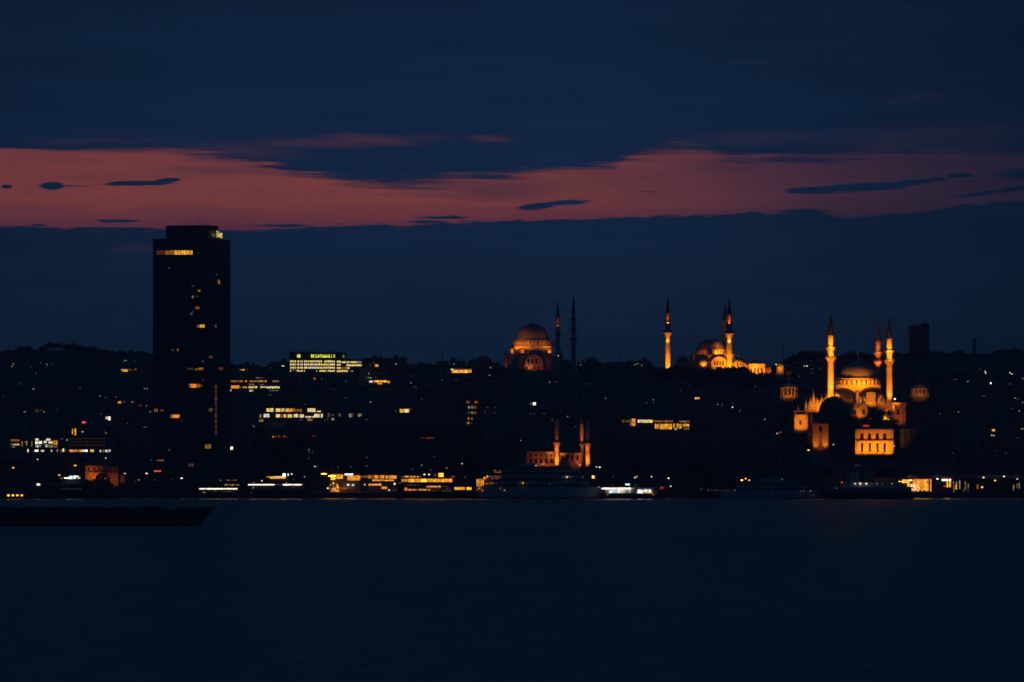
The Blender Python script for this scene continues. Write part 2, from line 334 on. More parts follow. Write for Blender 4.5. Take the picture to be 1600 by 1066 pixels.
for x0,x1,y0,y1,c in [(308,311,394.5,396,'p1'),(299.5,303,446.6,448.3,'w1'),(309,313,453,456,'o2'),(300,302.5,462,466,'o2'),(306.5,308.5,462,464,'w1'),(305.5,311,479.5,483,'o2'),(298,301,488.5,492,'w1'),
    (301,303,485,488,'o1'),(307,309,510,512,'o1'),(309,313,507.5,512,'o2'),(313,319.5,507.5,512,'y3'),(263,265,418,420,'w1'),(269,271,546,548,'w1'),(277,279,545,548.5,'o2'),(293,302,575,578,'o1'),(305,311,575.5,578.5,'o2'),(311.5,318,574.5,578.5,'o2'),
    (295.5,298,600,606,'o2'),(298.5,303,600,605.8,'o3'),(303.5,307,600,605.8,'o3'),(307.5,311,600,605.8,'o2'),(311.5,313,600,605,'o2'),(314,316.5,600.5,605,'o1'),(241.5,243.5,639,643.5,'o2'),(244,246.5,639,643.5,'o2'),(251,256,640,643,'p1'),
    (266.5,269.5,648,653,'o2'),(270,273.5,648,653,'o3'),(274,277.5,648,653,'o3'),(278,280.5,648,653,'o3'),(284,286,657,658.5,'o1'),(316,318.5,563.5,566,'w1'),(321,324.5,694.5,701,'y2'),(264,266,702,705,'w1'),(316,319,592,596,'r1')]:
    win(TW, LA, LB, x0, x1, y0, y1, c, th=.3)
for x0,x1,y0,y1,c in [(337.5,338.5,428,430,'w1'),(340.5,343,437.5,444,'o2'),(336,338,508,512,'w1'),(326,331,556,560,'p1'),(325.5,329,694.5,701,'y2'),(326,328,638,643.5,'o1'),(328.5,331,638,643,'w1'),(342,348,574,578,'p1')]:
    win(TW, LB, LC, x0, x1, y0, y1, c, th=.3)
for k in range(9): win(TW, LB, LC, 335.6, 338.6, 601+k*9, 608+k*9, ['o1','p0','p1','p0','p0','p1','p0','p0','p0'][k], th=.3)
sg = thing('rooftop_sign', 'small glowing white letters on the roof edge of the dark office tower', 'sign', (*tp(.2,16), ztop+.6))
S1_, S2_ = tp(-.35,8), tp(-.35,28)
sb = MB()
for px_ in (337.6,343,348): 
    q_ = hit(px_, S1_, S2_); sb = MB(); sb.tube((q_[0],q_[1]+.3,ztop+.5), (q_[0],q_[1]+.3,Z(364,2915)), .12); sb.build('bracket', METAL, sg)
gl = MB()
def stroke(m_, px0, py0, px1, py1, w=.22):
    p = hit(px0, S1_, S2_); q = hit(px1, S1_, S2_); m_.tube((p[0],p[1],Z(py0,p[1])), (q[0],q[1],Z(py1,q[1])), w, w, 4)
for a in [(338.6,360.5,339.2,370.8),(341,361.3,341.4,371),(341.2,361.3,343.6,371.6),(343.6,364,343.6,371.8),(345.4,364.5,345.2,371),(346.4,364,346.6,372.6)]: stroke(gl, *a)
gl.build('lettering', em('b3'), sg)
FOOT.append((-190,-140,2895,2945)); reg(238,361,350,705,2900)

# ------------------------------------------------------------------ generic building
BN = [0]
def building(label, x0, x1, ytop, D, dep=14, ybase=None, wm=None, roof='flat', name='building', cat='building', group=None, B=None, front=None, hut=True):
    zb = (ground((X(x0,D)+X(x1,D))/2, D) if ybase is None else Z(ybase, D)); zb = min(zb, ground(X(x0,D),D), ground(X(x1,D),D))-1.5
    t_ = thing(name, label, cat, ((X(x0,D)+X(x1,D))/2, D+dep/2, zb+1.5), group)
    wm = wm or CONC; X0, X1 = X(x0,D), X(x1,D); zt = Z(ytop, D)
    BN[0] += 1; rr = random.Random(BN[0])
    if roof == 'hip' and X1-X0 > 6:
        rh = min(3.2, (zt-zb)*.3); zw = zt-rh; e = .5; k = min(dep/2, (X1-X0)/2)*.9
        MB().box(X0,X1,D,D+dep,zb,zw).build('wall', wm, t_)
        v = [(X0-e,D-e,zw),(X1+e,D-e,zw),(X1+e,D+dep+e,zw),(X0-e,D+dep+e,zw),(X0+k,D+dep/2,zt),(X1-k,D+dep/2,zt)]
        rf = MB().add(v, [(0,1,5,4),(1,2,5),(2,3,4,5),(3,0,4),(3,2,1,0)]).build('roof', TILE, t_)
        cx_ = X0+(X1-X0)*rr.choice((.25,.7)); MB().box(cx_,cx_+.8,D+dep*.6,D+dep*.6+.8,zw,zt+.6).build('chimney', TILE, rf)
    else:
        MB().box(X0,X1,D,D+dep,zb,zt-.5).build('wall', wm, t_)
        rf = MB().box(X0-.25,X1+.25,D-.25,D+dep+.25,zt-.5,zt).build('roof', BITU, t_)
        if hut and X1-X0 > 9:
            cx_ = X0+(X1-X0)*rr.uniform(.2,.7); MB().box(cx_,cx_+3,D+3,D+6.5,zt,zt+2.2).build('stair_hut', PLAS, rf)
            if rr.random() < .6: MB().lathe(cx_+5.5 if cx_+7 < X1 else cx_-2, D+5, [(.8,zt),(.8,zt+1.5)], 8).build('water_tank', METAL, rf)
    FOOT.append((X0-1,X1+1,D-1,D+dep+1))
    return t_, (X0,D), (X1,D)

# bank headquarters with roof sign
D0 = 3700; D1 = 3785
bk = thing('bank_headquarters', 'long office block with four rows of yellow windows and a rooftop sign', 'building', (X(500,D0), D0, 50))
fp = [(X(452,D0),D0),(X(524.5,D0),D0),(X(566,D1),D1),(X(559,D1+14),D1+14),(X(452,D0+26),D0+26)]
zt = Z(559,D0); MB().prism(fp, Z(600,D0), zt).build('wall', PLAS, bk)
MB().prism([(X(452,D0),D0+1.5),(X(524.5,D0)-1,D0+1.5),(X(548,D1-35)-3,D1-30),(X(548,D1-25)-4,D1-10),(X(452,D0+26),D0+26)], zt, Z(549.5,D0)).build('roof', mat('dark_olive_cladding', (.03,.035,.02), .7), bk)
rr = random.Random(3)
A1, B1 = fp[0], fp[1]; A2, B2 = fp[1], fp[2]
for j, yy in enumerate((564.8,569.7,574.7,579.6)):
    for a, b, n, pb in [(453.2,462.5,4,1),(463.8,468,2,1),(469.3,473.3,2,1),(474.8,523.5,17,.95)]:
        if j == 3 and a > 470: continue
        row(bk, A1, B1, a, b, yy, 2.7, n, ['b3','b3','w3','b3'], pb, .8, rr, .4)
    if j == 3: row(bk, A1, B1, 474.8, 476.6, yy, 2.6, 1, ['b3'], 1, .7, rr); row(bk, A1, B1, 493.5, 523.5, yy, 2.5, 11, ['b3','w2','b3'], .95, .8, rr, .3)
    q = yy+.2
    row(bk, A2, B2, 526, 532.5, q+.2, 2.8, 2, ['b3'], 1, .8, rr)
    if j == 0: row(bk, A2, B2, 534, 565, q+1.2, 2.8, 11, ['b3','b3','w2'], 1, .8, rr, .3)
    if j == 1: row(bk, A2, B2, 541, 565, q+1, 2.6, 8, ['b3','b3'], 1, .85, rr, .3)
    if j == 2: row(bk, A2, B2, 533, 546, q+.3, 3, 4, ['b3','b2','o2'], 1, .8, rr, .3)
    if j == 3: row(bk, A2, B2, 533, 543.5, q, 2.8, 3, ['b3'], 1, .8, rr); row(bk, A2, B2, 547.5, 552, q+.3, 2, 2, ['w1','w2'], 1, .6, rr)
sgn = thing('illuminated_sign', 'lime yellow lettering with a round emblem on the roof of the office block', 'sign', (X(505,D0), D0+1, zt))
txt = bpy.data.curves.new('t', 'FONT'); txt.body = 'BOUHSMAK.I R'; txt.extrude = .12; txt.offset = .03
to = bpy.data.objects.new('t', txt); COL.objects.link(to); bpy.context.view_layer.update()
tm = bpy.data.meshes.new_from_object(to.evaluated_get(bpy.context.evaluated_depsgraph_get())); COL.objects.unlink(to); bpy.data.objects.remove(to)
xsv = [v.co.x for v in tm.vertices]; ysv = [v.co.y for v in tm.vertices]; q = D0/F
sx = 38.2*q/(max(xsv)-min(xsv)); sy = 5.2*q/(max(ysv)-min(ysv)); ym = min(ysv); xm = min(xsv)
for v in tm.vertices: v.co = Vector((X(486,D0)+(v.co.x-xm)*sx, D0+.6-v.co.z, Z(559.2,D0)+(v.co.y-ym)*sy))-Vector(sgn['_o'])
tm.materials.clear(); tm.materials.append(em('g3')); tx = bpy.data.objects.new('lettering', tm); COL.objects.link(tx); tx.parent = sgn
em1 = MB(); em1.slab([(X(466.7,D0)+2.9*q*math.cos(k*.393), Z(556.4,D0)+3.1*q*math.sin(k*.393)) for k in range(16)], D0+.3, D0+.8); em1.build('emblem', em('g3'), sgn)
em1 = MB(); em1.slab([(X(536.6,D0)+x*q, Z(556.8,D0)+z*q) for x, z in ((-1.8,0),(0,-2.8),(1.8,0),(0,2.8))][::-1][::-1], D0+2, D0+2.5); em1.build('emblem', em('g2'), sgn)
FOOT.append((X(450,D0),X(566,D0),D0-3,D1+20)); reg(450,566,548,583,D0)

# low office blocks with lit rows
t_, A, B = building('low office block with orange and yellow window rows right of the tower', 357, 438.5, 588.5, 3560, 18, 622, PLAS, hut=False)
rr = random.Random(4)
row(t_, A, B, 360, 386, 595.8, 2.6, 10, ['o2','o3','o2'], .95, .75, rr, .4); row(t_, A, B, 389, 416.5, 595.8, 2.6, 11, ['o3','b2','o2'], 1, .75, rr, .4); row(t_, A, B, 423, 436.5, 595.8, 2.6, 5, ['o2','b2'], .9, .7, rr)
row(t_, A, B, 388.5, 397.5, 600.8, 2, 4, ['b2'], 1, .7, rr); row(t_, A, B, 405, 413, 601, 1.6, 4, ['w1','w2'], 1, .7, rr)
row(t_, A, B, 361, 374, 604.6, 4.6, 4, ['o3','o3'], 1, .95, rr); row(t_, A, B, 374, 386, 605.3, 2.4, 5, ['b2','o3'], .9, .75, rr); row(t_, A, B, 388, 402, 605.2, 3, 5, ['b3','w3'], 1, .8, rr); row(t_, A, B, 407, 437, 605.4, 3, 12, ['b3','b3','w3'], 1, .85, rr, .5)
row(t_, A, B, 389.5, 396.5, 610.6, 2.8, 3, ['b3','b2'], 1, .85, rr); row(t_, A, B, 409, 412.5, 610, 1.3, 2, ['w2'], 1, .7, rr); row(t_, A, B, 421, 436, 610.2, 1.7, 6, ['w2','w1'], 1, .7, rr)
win(t_, A, B, 359.8, 361.4, 609, 611.4, 'w3'); row(t_, A, B, 399.5, 411.5, 590.4, 1.4, 6, ['w2','w1'], 1, .7, rr)
t_, A, B = building('long terraced building glowing pale yellow on two storeys', 403, 507, 634.5, 3340, 20, 668, PLAS2, hut=False)
rr = random.Random(5)
for x0,x1,c in ((416.5,421,'b3'),(421.5,427.5,'b3')): win(t_, A, B, x0, x1, 638.2, 643.4, c)
row(t_, A, B, 431, 460, 640.9, 5, 9, ['b3','o3','b3','b2'], 1, .93, rr, .5); row(t_, A, B, 460, 472, 641.4, 4.2, 4, ['o2','o1'], 1, .85, rr); row(t_, A, B, 480.5, 493, 641, 5.6, 4, ['b3','w3'], 1, .95, rr); row(t_, A, B, 493, 501.5, 643, 1.8, 3, ['w2','w3'], 1, .8, rr)
row(t_, A, B, 405, 409, 650, 5, 1, ['b2'], 1, .8, rr); row(t_, A, B, 412, 421, 649.6, 5.2, 3, ['b3','w3'], 1, .92, rr); row(t_, A, B, 431, 475, 650, 5, 14, ['b3','b3','o2','w3'], 1, .93, rr, .6); row(t_, A, B, 477, 491, 651.5, 2.2, 6, ['w3','b2'], 1, .85, rr); row(t_, A, B, 491, 504.5, 649.6, 5.6, 5, ['b3','w3','b2'], 1, .9, rr)
row(t_, A, B, 405, 412, 657.4, 3.6, 2, ['p1','b2'], 1, .8, rr); row(t_, A, B, 462, 474, 656.2, 2.4, 3, ['p1','w1'], 1, .8, rr); row(t_, A, B, 480, 489, 656, 3.4, 2, ['o2','b2'], 1, .9, rr)
t_, A, B = building('dim annex with a few lit windows beside the pale yellow terraced building', 507.4, 582, 642.5, 3345, 16, 664, PLAS, hut=False)
for x0,x1,y0,y1,c in [(512,515.5,645.5,651.5,'w1'),(518,521,647,650,'w1'),(529,532.5,646,650.5,'w1'),(545.5,549,646.5,652,'w2'),(549.3,552,645.6,651.5,'y1'),(559.5,562,646.5,651.5,'w2'),(562.4,565,646.5,650.5,'b2'),(507.6,509,655.5,657,'w1'),(518,522,653.5,657,'w2'),(511,513,654,656,'w1'),(547,549.5,656.6,658.5,'w1'),(554.5,557.5,656.3,660,'w2'),(571,575,656,660,'w2'),(578,580.5,656.6,659,'w1')]: win(t_, A, B, x0, x1, y0, y1, c)

t_, A, B = building('long waterfront building with a cluster of white lit windows, left end', 14, 174, 682, 2835, 22, 712, PLAS, hut=False)
rr = random.Random(6)
win(t_, A, B, 17, 30.5, 686.8, 689.8, 'o2'); row(t_, A, B, 17, 30.5, 694.6, 2, 5, ['b2','b3'], 1, .9, rr); row(t_, A, B, 17.5, 25, 698.3, 3.6, 3, ['y1','b2'], 1, .6, rr)
for x0,x1,y0,y1,c in [(33.5,36,690,697.5,'o2'),(39,40.6,690,691.6,'w2'),(41,43,689.5,696,'b2'),(49.3,50.6,690,697.5,'b2'),(43,45,702,706.5,'w3'),(104,106,686.5,689,'w2'),(95,99,685,686.4,'w1'),(80,81.5,703,706,'w3'),(89,91,702.6,706,'w2'),(95,97.4,702.6,706.5,'o2'),(98,100.4,701.2,706,'b3'),(102.4,103.6,702.5,706,'w1'),(181,183.5,702.5,706.5,'w2')]: win(t_, A, B, x0, x1, y0, y1, c) if x1 < 174 else None
row(t_, A, B, 55.5, 60.5, 687, 3, 2, ['w3'], 1, .9, rr); row(t_, A, B, 72.5, 79, 687, 3, 3, ['w3'], 1, .9, rr)
row(t_, A, B, 55.5, 66, 691.6, 4.2, 5, ['w3','w4','w3'], 1, .8, rr, 1); row(t_, A, B, 68.5, 73.5, 690.8, 3.6, 3, ['w3'], 1, .7, rr); row(t_, A, B, 76, 83, 691.6, 4, 4, ['w3','b3'], 1, .85, rr); row(t_, A, B, 84, 90, 692, 7, 3, ['o3','b2'], 1, .75, rr)
row(t_, A, B, 55.5, 64.5, 697.3, 3.4, 4, ['w3','w2'], 1, .8, rr); row(t_, A, B, 70, 74.5, 697, 4, 3, ['w2','w3'], .9, .6, rr); row(t_, A, B, 76, 83, 697.5, 3.6, 4, ['b2','w2'], 1, .7, rr); row(t_, A, B, 84, 90, 698, 3, 3, ['b2','o2'], 1, .6, rr)
row(t_, A, B, 54.5, 60, 704.4, 3, 2, ['w4'], 1, .95, rr); row(t_, A, B, 64.5, 69.5, 704.6, 2.6, 2, ['w3'], 1, .9, rr)
row(t_, A, B, 108.5, 128, 704.6, 3.4, 5, ['o3','o3','b2'], 1, .95, rr); row(t_, A, B, 128, 137, 704.4, 3, 3, ['w3','w4'], 1, .92, rr); row(t_, A, B, 141, 147, 704.4, 3.6, 2, ['b3','w2'], 1, .8, rr); row(t_, A, B, 156, 173, 704.5, 3.4, 8, ['w2','b2','w3','w1'], .9, .7, rr, 1)
for yy in (685.3,690.3,695.6): win(t_, A, B, 108, 165, yy-.25, yy+.25, 'o1', name='light_strip', th=.2)

t_, A, B = building('hillside building with tall glowing yellow windows in two tiers, centre right', 970, 1079, 651.5, 3000, 18, 676, PLAS2, hut=False)
rr = random.Random(8)
row(t_, A, B, 972, 983, 658.3, 3.4, 4, ['o1','o2'], 1, .7, rr); row(t_, A, B, 984, 993, 660, 11, 3, ['o2','o3'], 1, .75, rr, 1); row(t_, A, B, 996.5, 1020, 658.4, 4.4, 10, ['b3','w3','b3'], 1, .88, rr); row(t_, A, B, 1022.5, 1052, 658.4, 2.6, 11, ['o2','o2','b2'], .9, .75, rr, .7); row(t_, A, B, 1060.5, 1077.5, 658.8, 2.2, 7, ['o2','b2'], 1, .75, rr)
row(t_, A, B, 1023, 1031, 666.3, 7.4, 3, ['b2','o3'], 1, .8, rr, 1); row(t_, A, B, 1031, 1050, 666.8, 8.4, 6, ['y3','y3','o3'], 1, .85, rr, .6); row(t_, A, B, 1051, 1055, 665.5, 7, 1, ['y3'], 1, .7, rr); row(t_, A, B, 1057, 1065, 666, 7.4, 3, ['y3','o3'], 1, .7, rr, 1.5); row(t_, A, B, 1066, 1077, 664.5, 4, 5, ['y3','b2'], 1, .75, rr, 1); row(t_, A, B, 1068, 1077, 669.8, 3, 3, ['b2','o2'], .9, .6, rr); win(t_, A, B, 1054.5, 1056.3, 670, 671.8, 'w3')

t_, A, B = building('narrow apartment block with five rows of small orange windows', 725, 750, 621, 3160, 14, 668, PLAS, hut=False)
for y, xs_ in ((628.5,((729,731,'o2'),(731.6,733.4,'o2'),(741.5,743.4,'o2'),(744,746,'o2'))),(636.5,((731.5,734,'w2'),(736,739,'b2'),(741,744,'o2'))),(645,((731,733.5,'p1'),(736,737.8,'b2'),(738.2,740,'b2'),(742,743.6,'o2'))),(654,((730.5,733.5,'o2'),(736.2,738.6,'o2'))),(661,((729.5,731.2,'o2'),(731.6,733.4,'b2'),(735.4,736.6,'o1')))):
    for a, b, c in xs_: win(t_, A, B, a, b, y-1.7, y+1.9, c)
t_, A, B = building('small house with one broad pale yellow window band on the dark slope', 616, 648, 636, 3360, 12, 652, PLAS2, roof='flat', hut=False)
row(t_, A, B, 624.6, 642.2, 642, 5.6, 4, ['y3','w3','y3'], 1, .95, random.Random(2)); win(t_, A, B, 617, 619.4, 642, 644, 'w1')
t_, A, B = building('flat pavilion with an orange strip and a white lamp on the hilltop', 576, 612, 592, 3690, 12, 606, PLAS2, hut=False)
win(t_, A, B, 577, 582.4, 594.8, 598, 'w3'); row(t_, A, B, 584, 604, 596, 3, 5, ['y3','o4','y3'], 1, .97, random.Random(3)); win(t_, A, B, 590, 597, 598.2, 600.6, 'o3'); win(t_, A, B, 605, 609, 595.6, 598.6, 'o3'); win(t_, A, B, 608.5, 613, 592.6, 595, 'y3') if 0 else None
t_, A, B = building('long low hilltop hall with a bright amber strip below its eaves', 702, 742, 572.5, 3780, 16, 590, PLAS2, roof='hip')
row(t_, A, B, 706, 731, 580.4, 4.6, 5, ['y3','o4','y3'], 1, .99, random.Random(3)); row(t_, A, B, 731.8, 737, 580, 4.4, 1, ['y3'], 1, .95); win(t_, A, B, 704, 708.6, 576.4, 578, 'w3'); win(t_, A, B, 709, 737, 576.2, 577.6, 'o1')
# distant tower block on the right skyline
t_ = thing('tower_block', 'dark distant tower block with a stepped top on the skyline', 'tower', (X(1437,4300), 4300, 60))
MB().pbox(1422,1452,508.5,575,4300,20).build('wall', DARKW, t_); MB().pbox(1440,1452,505.2,508.4,4301,12).build('roof_block', DARKW, t_)
MB().tube(P(1446,506,4306), P(1446,499,4306), .3).build('antenna', METAL, t_)
t_ = thing('chimney_stack', 'slim dark chimney standing on the right skyline beside the flat block', 'chimney', (*P(1522.5,560,4000),))
MB().plathe(1522.5, [(2.9,565),(2.5,530),(3.0,529.6),(3.0,528.6)], 4000, 10).build('shaft', CONC, t_)
t_ = thing('silhouette_block', 'flat dark block on the right skyline left of the slim chimney', 'building', (*P(1498,560,3990),))
MB().pbox(1492,1504.5,547.5,572,3990,14).build('wall', DARKW, t_)
# antenna masts on the skyline
def mast(px, ytip, ybase, D, label):
    t_ = thing('antenna_mast', label, 'mast', tuple(P(px, ybase, D)))
    MB().tube(P(px,ybase,D), P(px,ytip,D), .35, .12).build('pole', METAL, t_)
    for k in range(3): MB().tube(P(px-2.6+k*.6,ytip+4+k*5,D), P(px+2.6-k*.6,ytip+4+k*5,D), .12).build('crossarm', METAL, t_)
mast(113,527,556,3950,'thin antenna mast on the wooded hilltop at the left'); mast(691,548,580,3900,'thin antenna mast on the skyline right of the office block with the sign')
mast(967.5,551.6,575,3950,'thin antenna mast rising behind the square block on the central skyline'); mast(1224,541,575,3960,'thin antenna mast on the skyline left of the large floodlit mosque'); mast(37,541,560,3950,'short antenna mast on the far left of the wooded skyline')

# ------------------------------------------------------------------ mosques
def finial(parent, px, yb, yt, D, r=.7):
    h = yb-yt; MB().plathe(px, [(r*.35,yb),(r*.35,yb-h*.15),(r,yb-h*.25),(r*.3,yb-h*.38),(r*.8,yb-h*.5),(r*.25,yb-h*.62),(r*.2,yb-h*.8),(.05,yt)], D, 8).build('finial', GOLD, parent)
def dome(parent, px, yt, yb, hw, D, m_=None, name='dome', fin=None, seg=28, e=1.0):
    pr_ = [(hw*math.cos(k*math.pi/20)**e, yb-(yb-yt)*math.sin(k*math.pi/20)) for k in range(0,11)]
    d = MB().plathe(px, [(hw*1.03,yb+.8),(hw*1.03,yb)]+pr_[1:], D, seg).build(name, m_ or LEAD, parent, smooth=True)
    if fin: finial(d, px, yt+.3, fin, D, max(.55, hw*.035))
    return d
def drum(parent, px, yt, yb, hw, D, n=16, m_=None):
    d = MB().plathe(px, [(hw,yb),(hw,yt+1),(hw*1.05,yt+.8),(hw*1.05,yt)], D, 32).build('drum', m_ or STONE, parent)
    q = D/F; cx = X(px,D); w = hw*q*.09+.12
    for k in range(n):
        a = -math.pi*(k+.5)/n
        ca, sa = math.cos(a), math.sin(a); r = hw*q
        z0, z1 = Z(yb-(yb-yt)*.12, D), Z(yt+(yb-yt)*.28, D)
        ps = [(cx+(r+o)*ca-s_*sa*w, D+(r+o)*sa+s_*ca*w) for o, s_ in ((-.5,1),(-.5,-1),(.10,-1),(.10,1))]
        MB().prism(ps, z0, z1).build('window', DGLASS, d)
        b_ = a+math.pi/n/1; rb_ = r+.5
        MB().lathe(cx+rb_*math.cos(a+math.pi/n/2), D+rb_*math.sin(a+math.pi/n/2), [(w*.9,Z(yb,D)),(w*.9,Z(yt+(yb-yt)*.3,D)),(.05,Z(yt+(yb-yt)*.12,D))], 6).build('buttress', STONE, d)
    return d
def minaret(parent, px, D, ytip, ycap, yb, w, bal, tap=.0):
    """bal: (ytop of parapet, ybottom of corbel, halfwidth); sections between get narrower upward"""
    m_ = MB().plathe(px, [(w*1.0,yb),(w*.96,bal[-1][1])], D, 14).build('shaft', STONE, parent)
    lo = bal[-1][1]; k = len(bal)
    for i, (y0, y1, hw) in enumerate(reversed(bal)):
        h = y1-y0; ww = w*(1-tap)**i*.98
        MB().plathe(px, [(ww,y1+.2),(ww*1.2,y1-h*.25),(hw*.8,y1-h*.45),(hw*.95,y1-h*.6),(hw,y1-h*.62),(hw,y0),(hw*.9,y0),(hw*.9,y0+h*.2)], D, 16).build('balcony', STONE, m_)
        if h > 3.5: MB().plathe(px, [(hw*1.03,y0+h*.24),(hw*1.03,y0-.1),(hw*.93,y0-.1)], D, 16).build('parapet', DSTONE, m_)  # dark ring paints the shadow gap at the balcony top
        up = list(reversed(bal))[i+1][1] if i+1 < k else ycap
        ww2 = w*(1-tap)**(i+1)*.97
        MB().plathe(px, [(ww2,y0+h*.25),(ww2,up)], D, 14).build('upper_shaft', STONE, m_)
    c = MB().plathe(px, [(ww2*1.08,ycap+.8),(ww2*1.18,ycap+.4),(ww2*1.1,ycap),(ww2*.72,ycap-(ycap-ytip)*.33),(ww2*.3,ycap-(ycap-ytip)*.7),(.12,ytip+2)], D, 12).build('cap', mat('dark_lead', (.05,.05,.055), .6), m_)  # cap colour darkened to stand for caps outside the floodlight
    finial(c, px, ytip+2.6, ytip-1.2, D, .45)
    reg(px-w-.5, px+w+.5, ycap, yb, D)
    return m_

# --- C: large floodlit mosque on the right (D about 2900)
D = 2900
MC = thing('mosque', 'large floodlit mosque with three minarets and cascading domes above the right waterfront', 'mosque', (X(1340,D), D+15, 14))
w_ = MB().pbox(1325,1415,631,720,D+2,40).build('prayer_hall_wall', STONE, MC)
MB().pbox(1322,1416.5,629.2,631.5,D+1.2,42).build('cornice', STONE, w_)
for k in range(7): MB().pbox(1328+k*13.4,1331+k*13.4,633,720,D+.9,1.2).build('pilaster', STONE, w_)
for k in range(6):
    for yy in (640,656): MB().pbox(1334+k*13.4,1337.6+k*13.4,yy,yy+8,D+1.9,.3).build('window', DGLASS, w_)
MB().pbox(1262,1325,655,720,D+3,30).build('gallery_wall', STONE, MC)
mn = drum(MC, 1340, 591.5, 602, 33, D+22, 14); dome(MC, 1340, 566.5, 590.5, 28.5, D+22, fin=548, e=.86)
MB().plathe(1340, [(7.6,570),(6.6,567.6),(4,566),(1.2,564.5)], D+22, 18).build('dome_crown', mat('dull_copper', (.3,.2,.12), .5), MC)
MB().pbox(1306,1376,601.5,632,D+12,26).build('drum_base', STONE, MC)
dome(MC, 1319, 606.5, 622, 19, D+13, MATS['dark_lead'], name='half_dome'); dome(MC, 1362, 604.5, 617, 20, D+13, MATS['dark_lead'], name='half_dome')  # shade put into the half domes' colour: darker lead than the main dome
for px_, yt_, hw_ in ((1306,617,6.5),(1347,621,4.5),(1376,619,5),(1391,622,4)): drum(MC, px_, yt_, yt_+10, hw_, D+8, 4); dome(MC, px_, yt_-hw_*.8, yt_, hw_, D+8)
MB().pbox(1353.5,1368,613,631,D+5,6).build('weight_tower', STONE, MC); MB().pbox(1337,1343,610,630,D+6,4).build('weight_tower', STONE, MC)
for k, px_ in enumerate((1345,1351,1374,1380,1386)):
    MB().plathe(px_, [(2,631),(2,625),(.2,622)], D+4, 8).build('turret', STONE, MC)
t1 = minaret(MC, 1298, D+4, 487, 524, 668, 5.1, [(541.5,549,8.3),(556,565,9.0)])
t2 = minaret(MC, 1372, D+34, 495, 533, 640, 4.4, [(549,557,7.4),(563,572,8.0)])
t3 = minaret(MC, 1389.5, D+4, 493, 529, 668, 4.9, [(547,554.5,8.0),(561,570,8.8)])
# stair of turrets at the left shoulder
MB().pbox(1241,1300,643,720,D+6,22).build('side_wall', STONE, MC); MB().pbox(1239.5,1272,641.6,643.6,D+5.3,22).build('cornice', STONE, MC)
for px_, yb_, yt_, hw_ in ((1259,640,629,2.4),(1266,640,625,4.2),(1271,632,616,3),(1277,640,624,5),(1284,634,622,4.5),(1291,630,619.5,4.5),(1247,643,638,3)):
    MB().plathe(px_, [(hw_,643),(hw_,yb_-(yb_-yt_)*.45),(hw_*1.1,yb_-(yb_-yt_)*.5),(hw_*.6,yb_-(yb_-yt_)*.8),(.1,yt_-2)], D+9, 10).build('turret', STONE, MC)
    finial(MC, px_, yt_-1.5, yt_-7, D+9, .4)
sb_ = MB().pbox(1241,1262,649,672,D-6,12).build('corner_pavilion', STONE, MC); MB().pbox(1240,1263,647.6,649.4,D-6.8,13).build('cornice', STONE, sb_)
MB().slab([(X(1248.9,D-6),Z(664,D-6)),(X(1252.5,D-6),Z(664,D-6)),(X(1252.5,D-6),Z(658.5,D-6)),(X(1250.7,D-6),Z(656,D-6)),(X(1248.9,D-6),Z(658.5,D-6))], D-6.15, D-5.9).build('window', DGLASS, sb_)
MB().add([P(1240,647.6,D-7),P(1263,647.6,D-7),P(1263,647.6,D+6),P(1240,647.6,D+6),P(1251.5,643,D-1)], [(0,1,4),(1,2,4),(2,3,4),(3,0,4)]).build('roof', LEAD, sb_)
tw = MB().pbox(1269.5,1295,663,720,D-16,12).build('buttress_tower', STONE, MC); MB().pbox(1268.5,1296,661.4,663.4,D-16.8,13).build('cornice', STONE, tw)
MB().pbox(1279.5,1284.5,666.5,674,D-16.2,.4).build('window', DGLASS, tw); MB().pbox(1280.8,1283.6,676,708,D-17.6,1.5).build('pilaster', STONE, tw)
dome(tw, 1283, 655, 661.4, 11, D-10, DLEAD)
# dark unlit dome of the library in front
dk = thing('library_dome', 'unlit dark dome in front of the left shoulder of the large floodlit mosque', 'domed building', (X(1303,D-30), D-30, 14))
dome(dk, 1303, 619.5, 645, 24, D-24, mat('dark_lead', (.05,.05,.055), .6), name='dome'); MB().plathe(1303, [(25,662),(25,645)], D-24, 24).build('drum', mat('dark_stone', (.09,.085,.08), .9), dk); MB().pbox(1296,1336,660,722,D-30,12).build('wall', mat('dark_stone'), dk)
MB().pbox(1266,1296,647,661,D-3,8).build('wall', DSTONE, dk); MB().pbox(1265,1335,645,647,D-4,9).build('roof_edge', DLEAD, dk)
# royal pavilion facade with two tiers of arches
pv_ = MB().pbox(1336,1396,672.5,712,D-22,16).build('arcade_wall', STONE, MC)
for y0_, y1_, o_ in ((670.6,672.9,1.2),(688.6,690,.8),(706.5,709,1.0)): MB().pbox(1335,1397,y0_,y1_,D-22-o_,o_+3).build('cornice', STONE, pv_)
MB().pbox(1340,1394,666.5,670.6,D-19,10).build('roof', LEAD, pv_)
q = (D-22)/F
def arch(parent, px, yb, yt, hw, Dd, m_=DGLASS, th=.15):
    pts = [(X(px-hw,Dd),Z(yb,Dd)),(X(px+hw,Dd),Z(yb,Dd))]+[(X(px,Dd)+hw*Dd/F*math.cos(k*math.pi/8), Z(yt+hw*1.25,Dd)+hw*1.25*Dd/F*math.sin(k*math.pi/8)) for k in range(9)]
    return MB().slab(pts, Dd-th, Dd+.05).build('window', m_, parent)
for px_ in (1346.5,1358.5,1370.5,1382): arch(pv_, px_, 687.5, 677.5, 2.6, D-22)
for px_ in (1346.8,1358.8,1370.8,1382): arch(pv_, px_, 705.8, 692.5, 1.7, D-22)
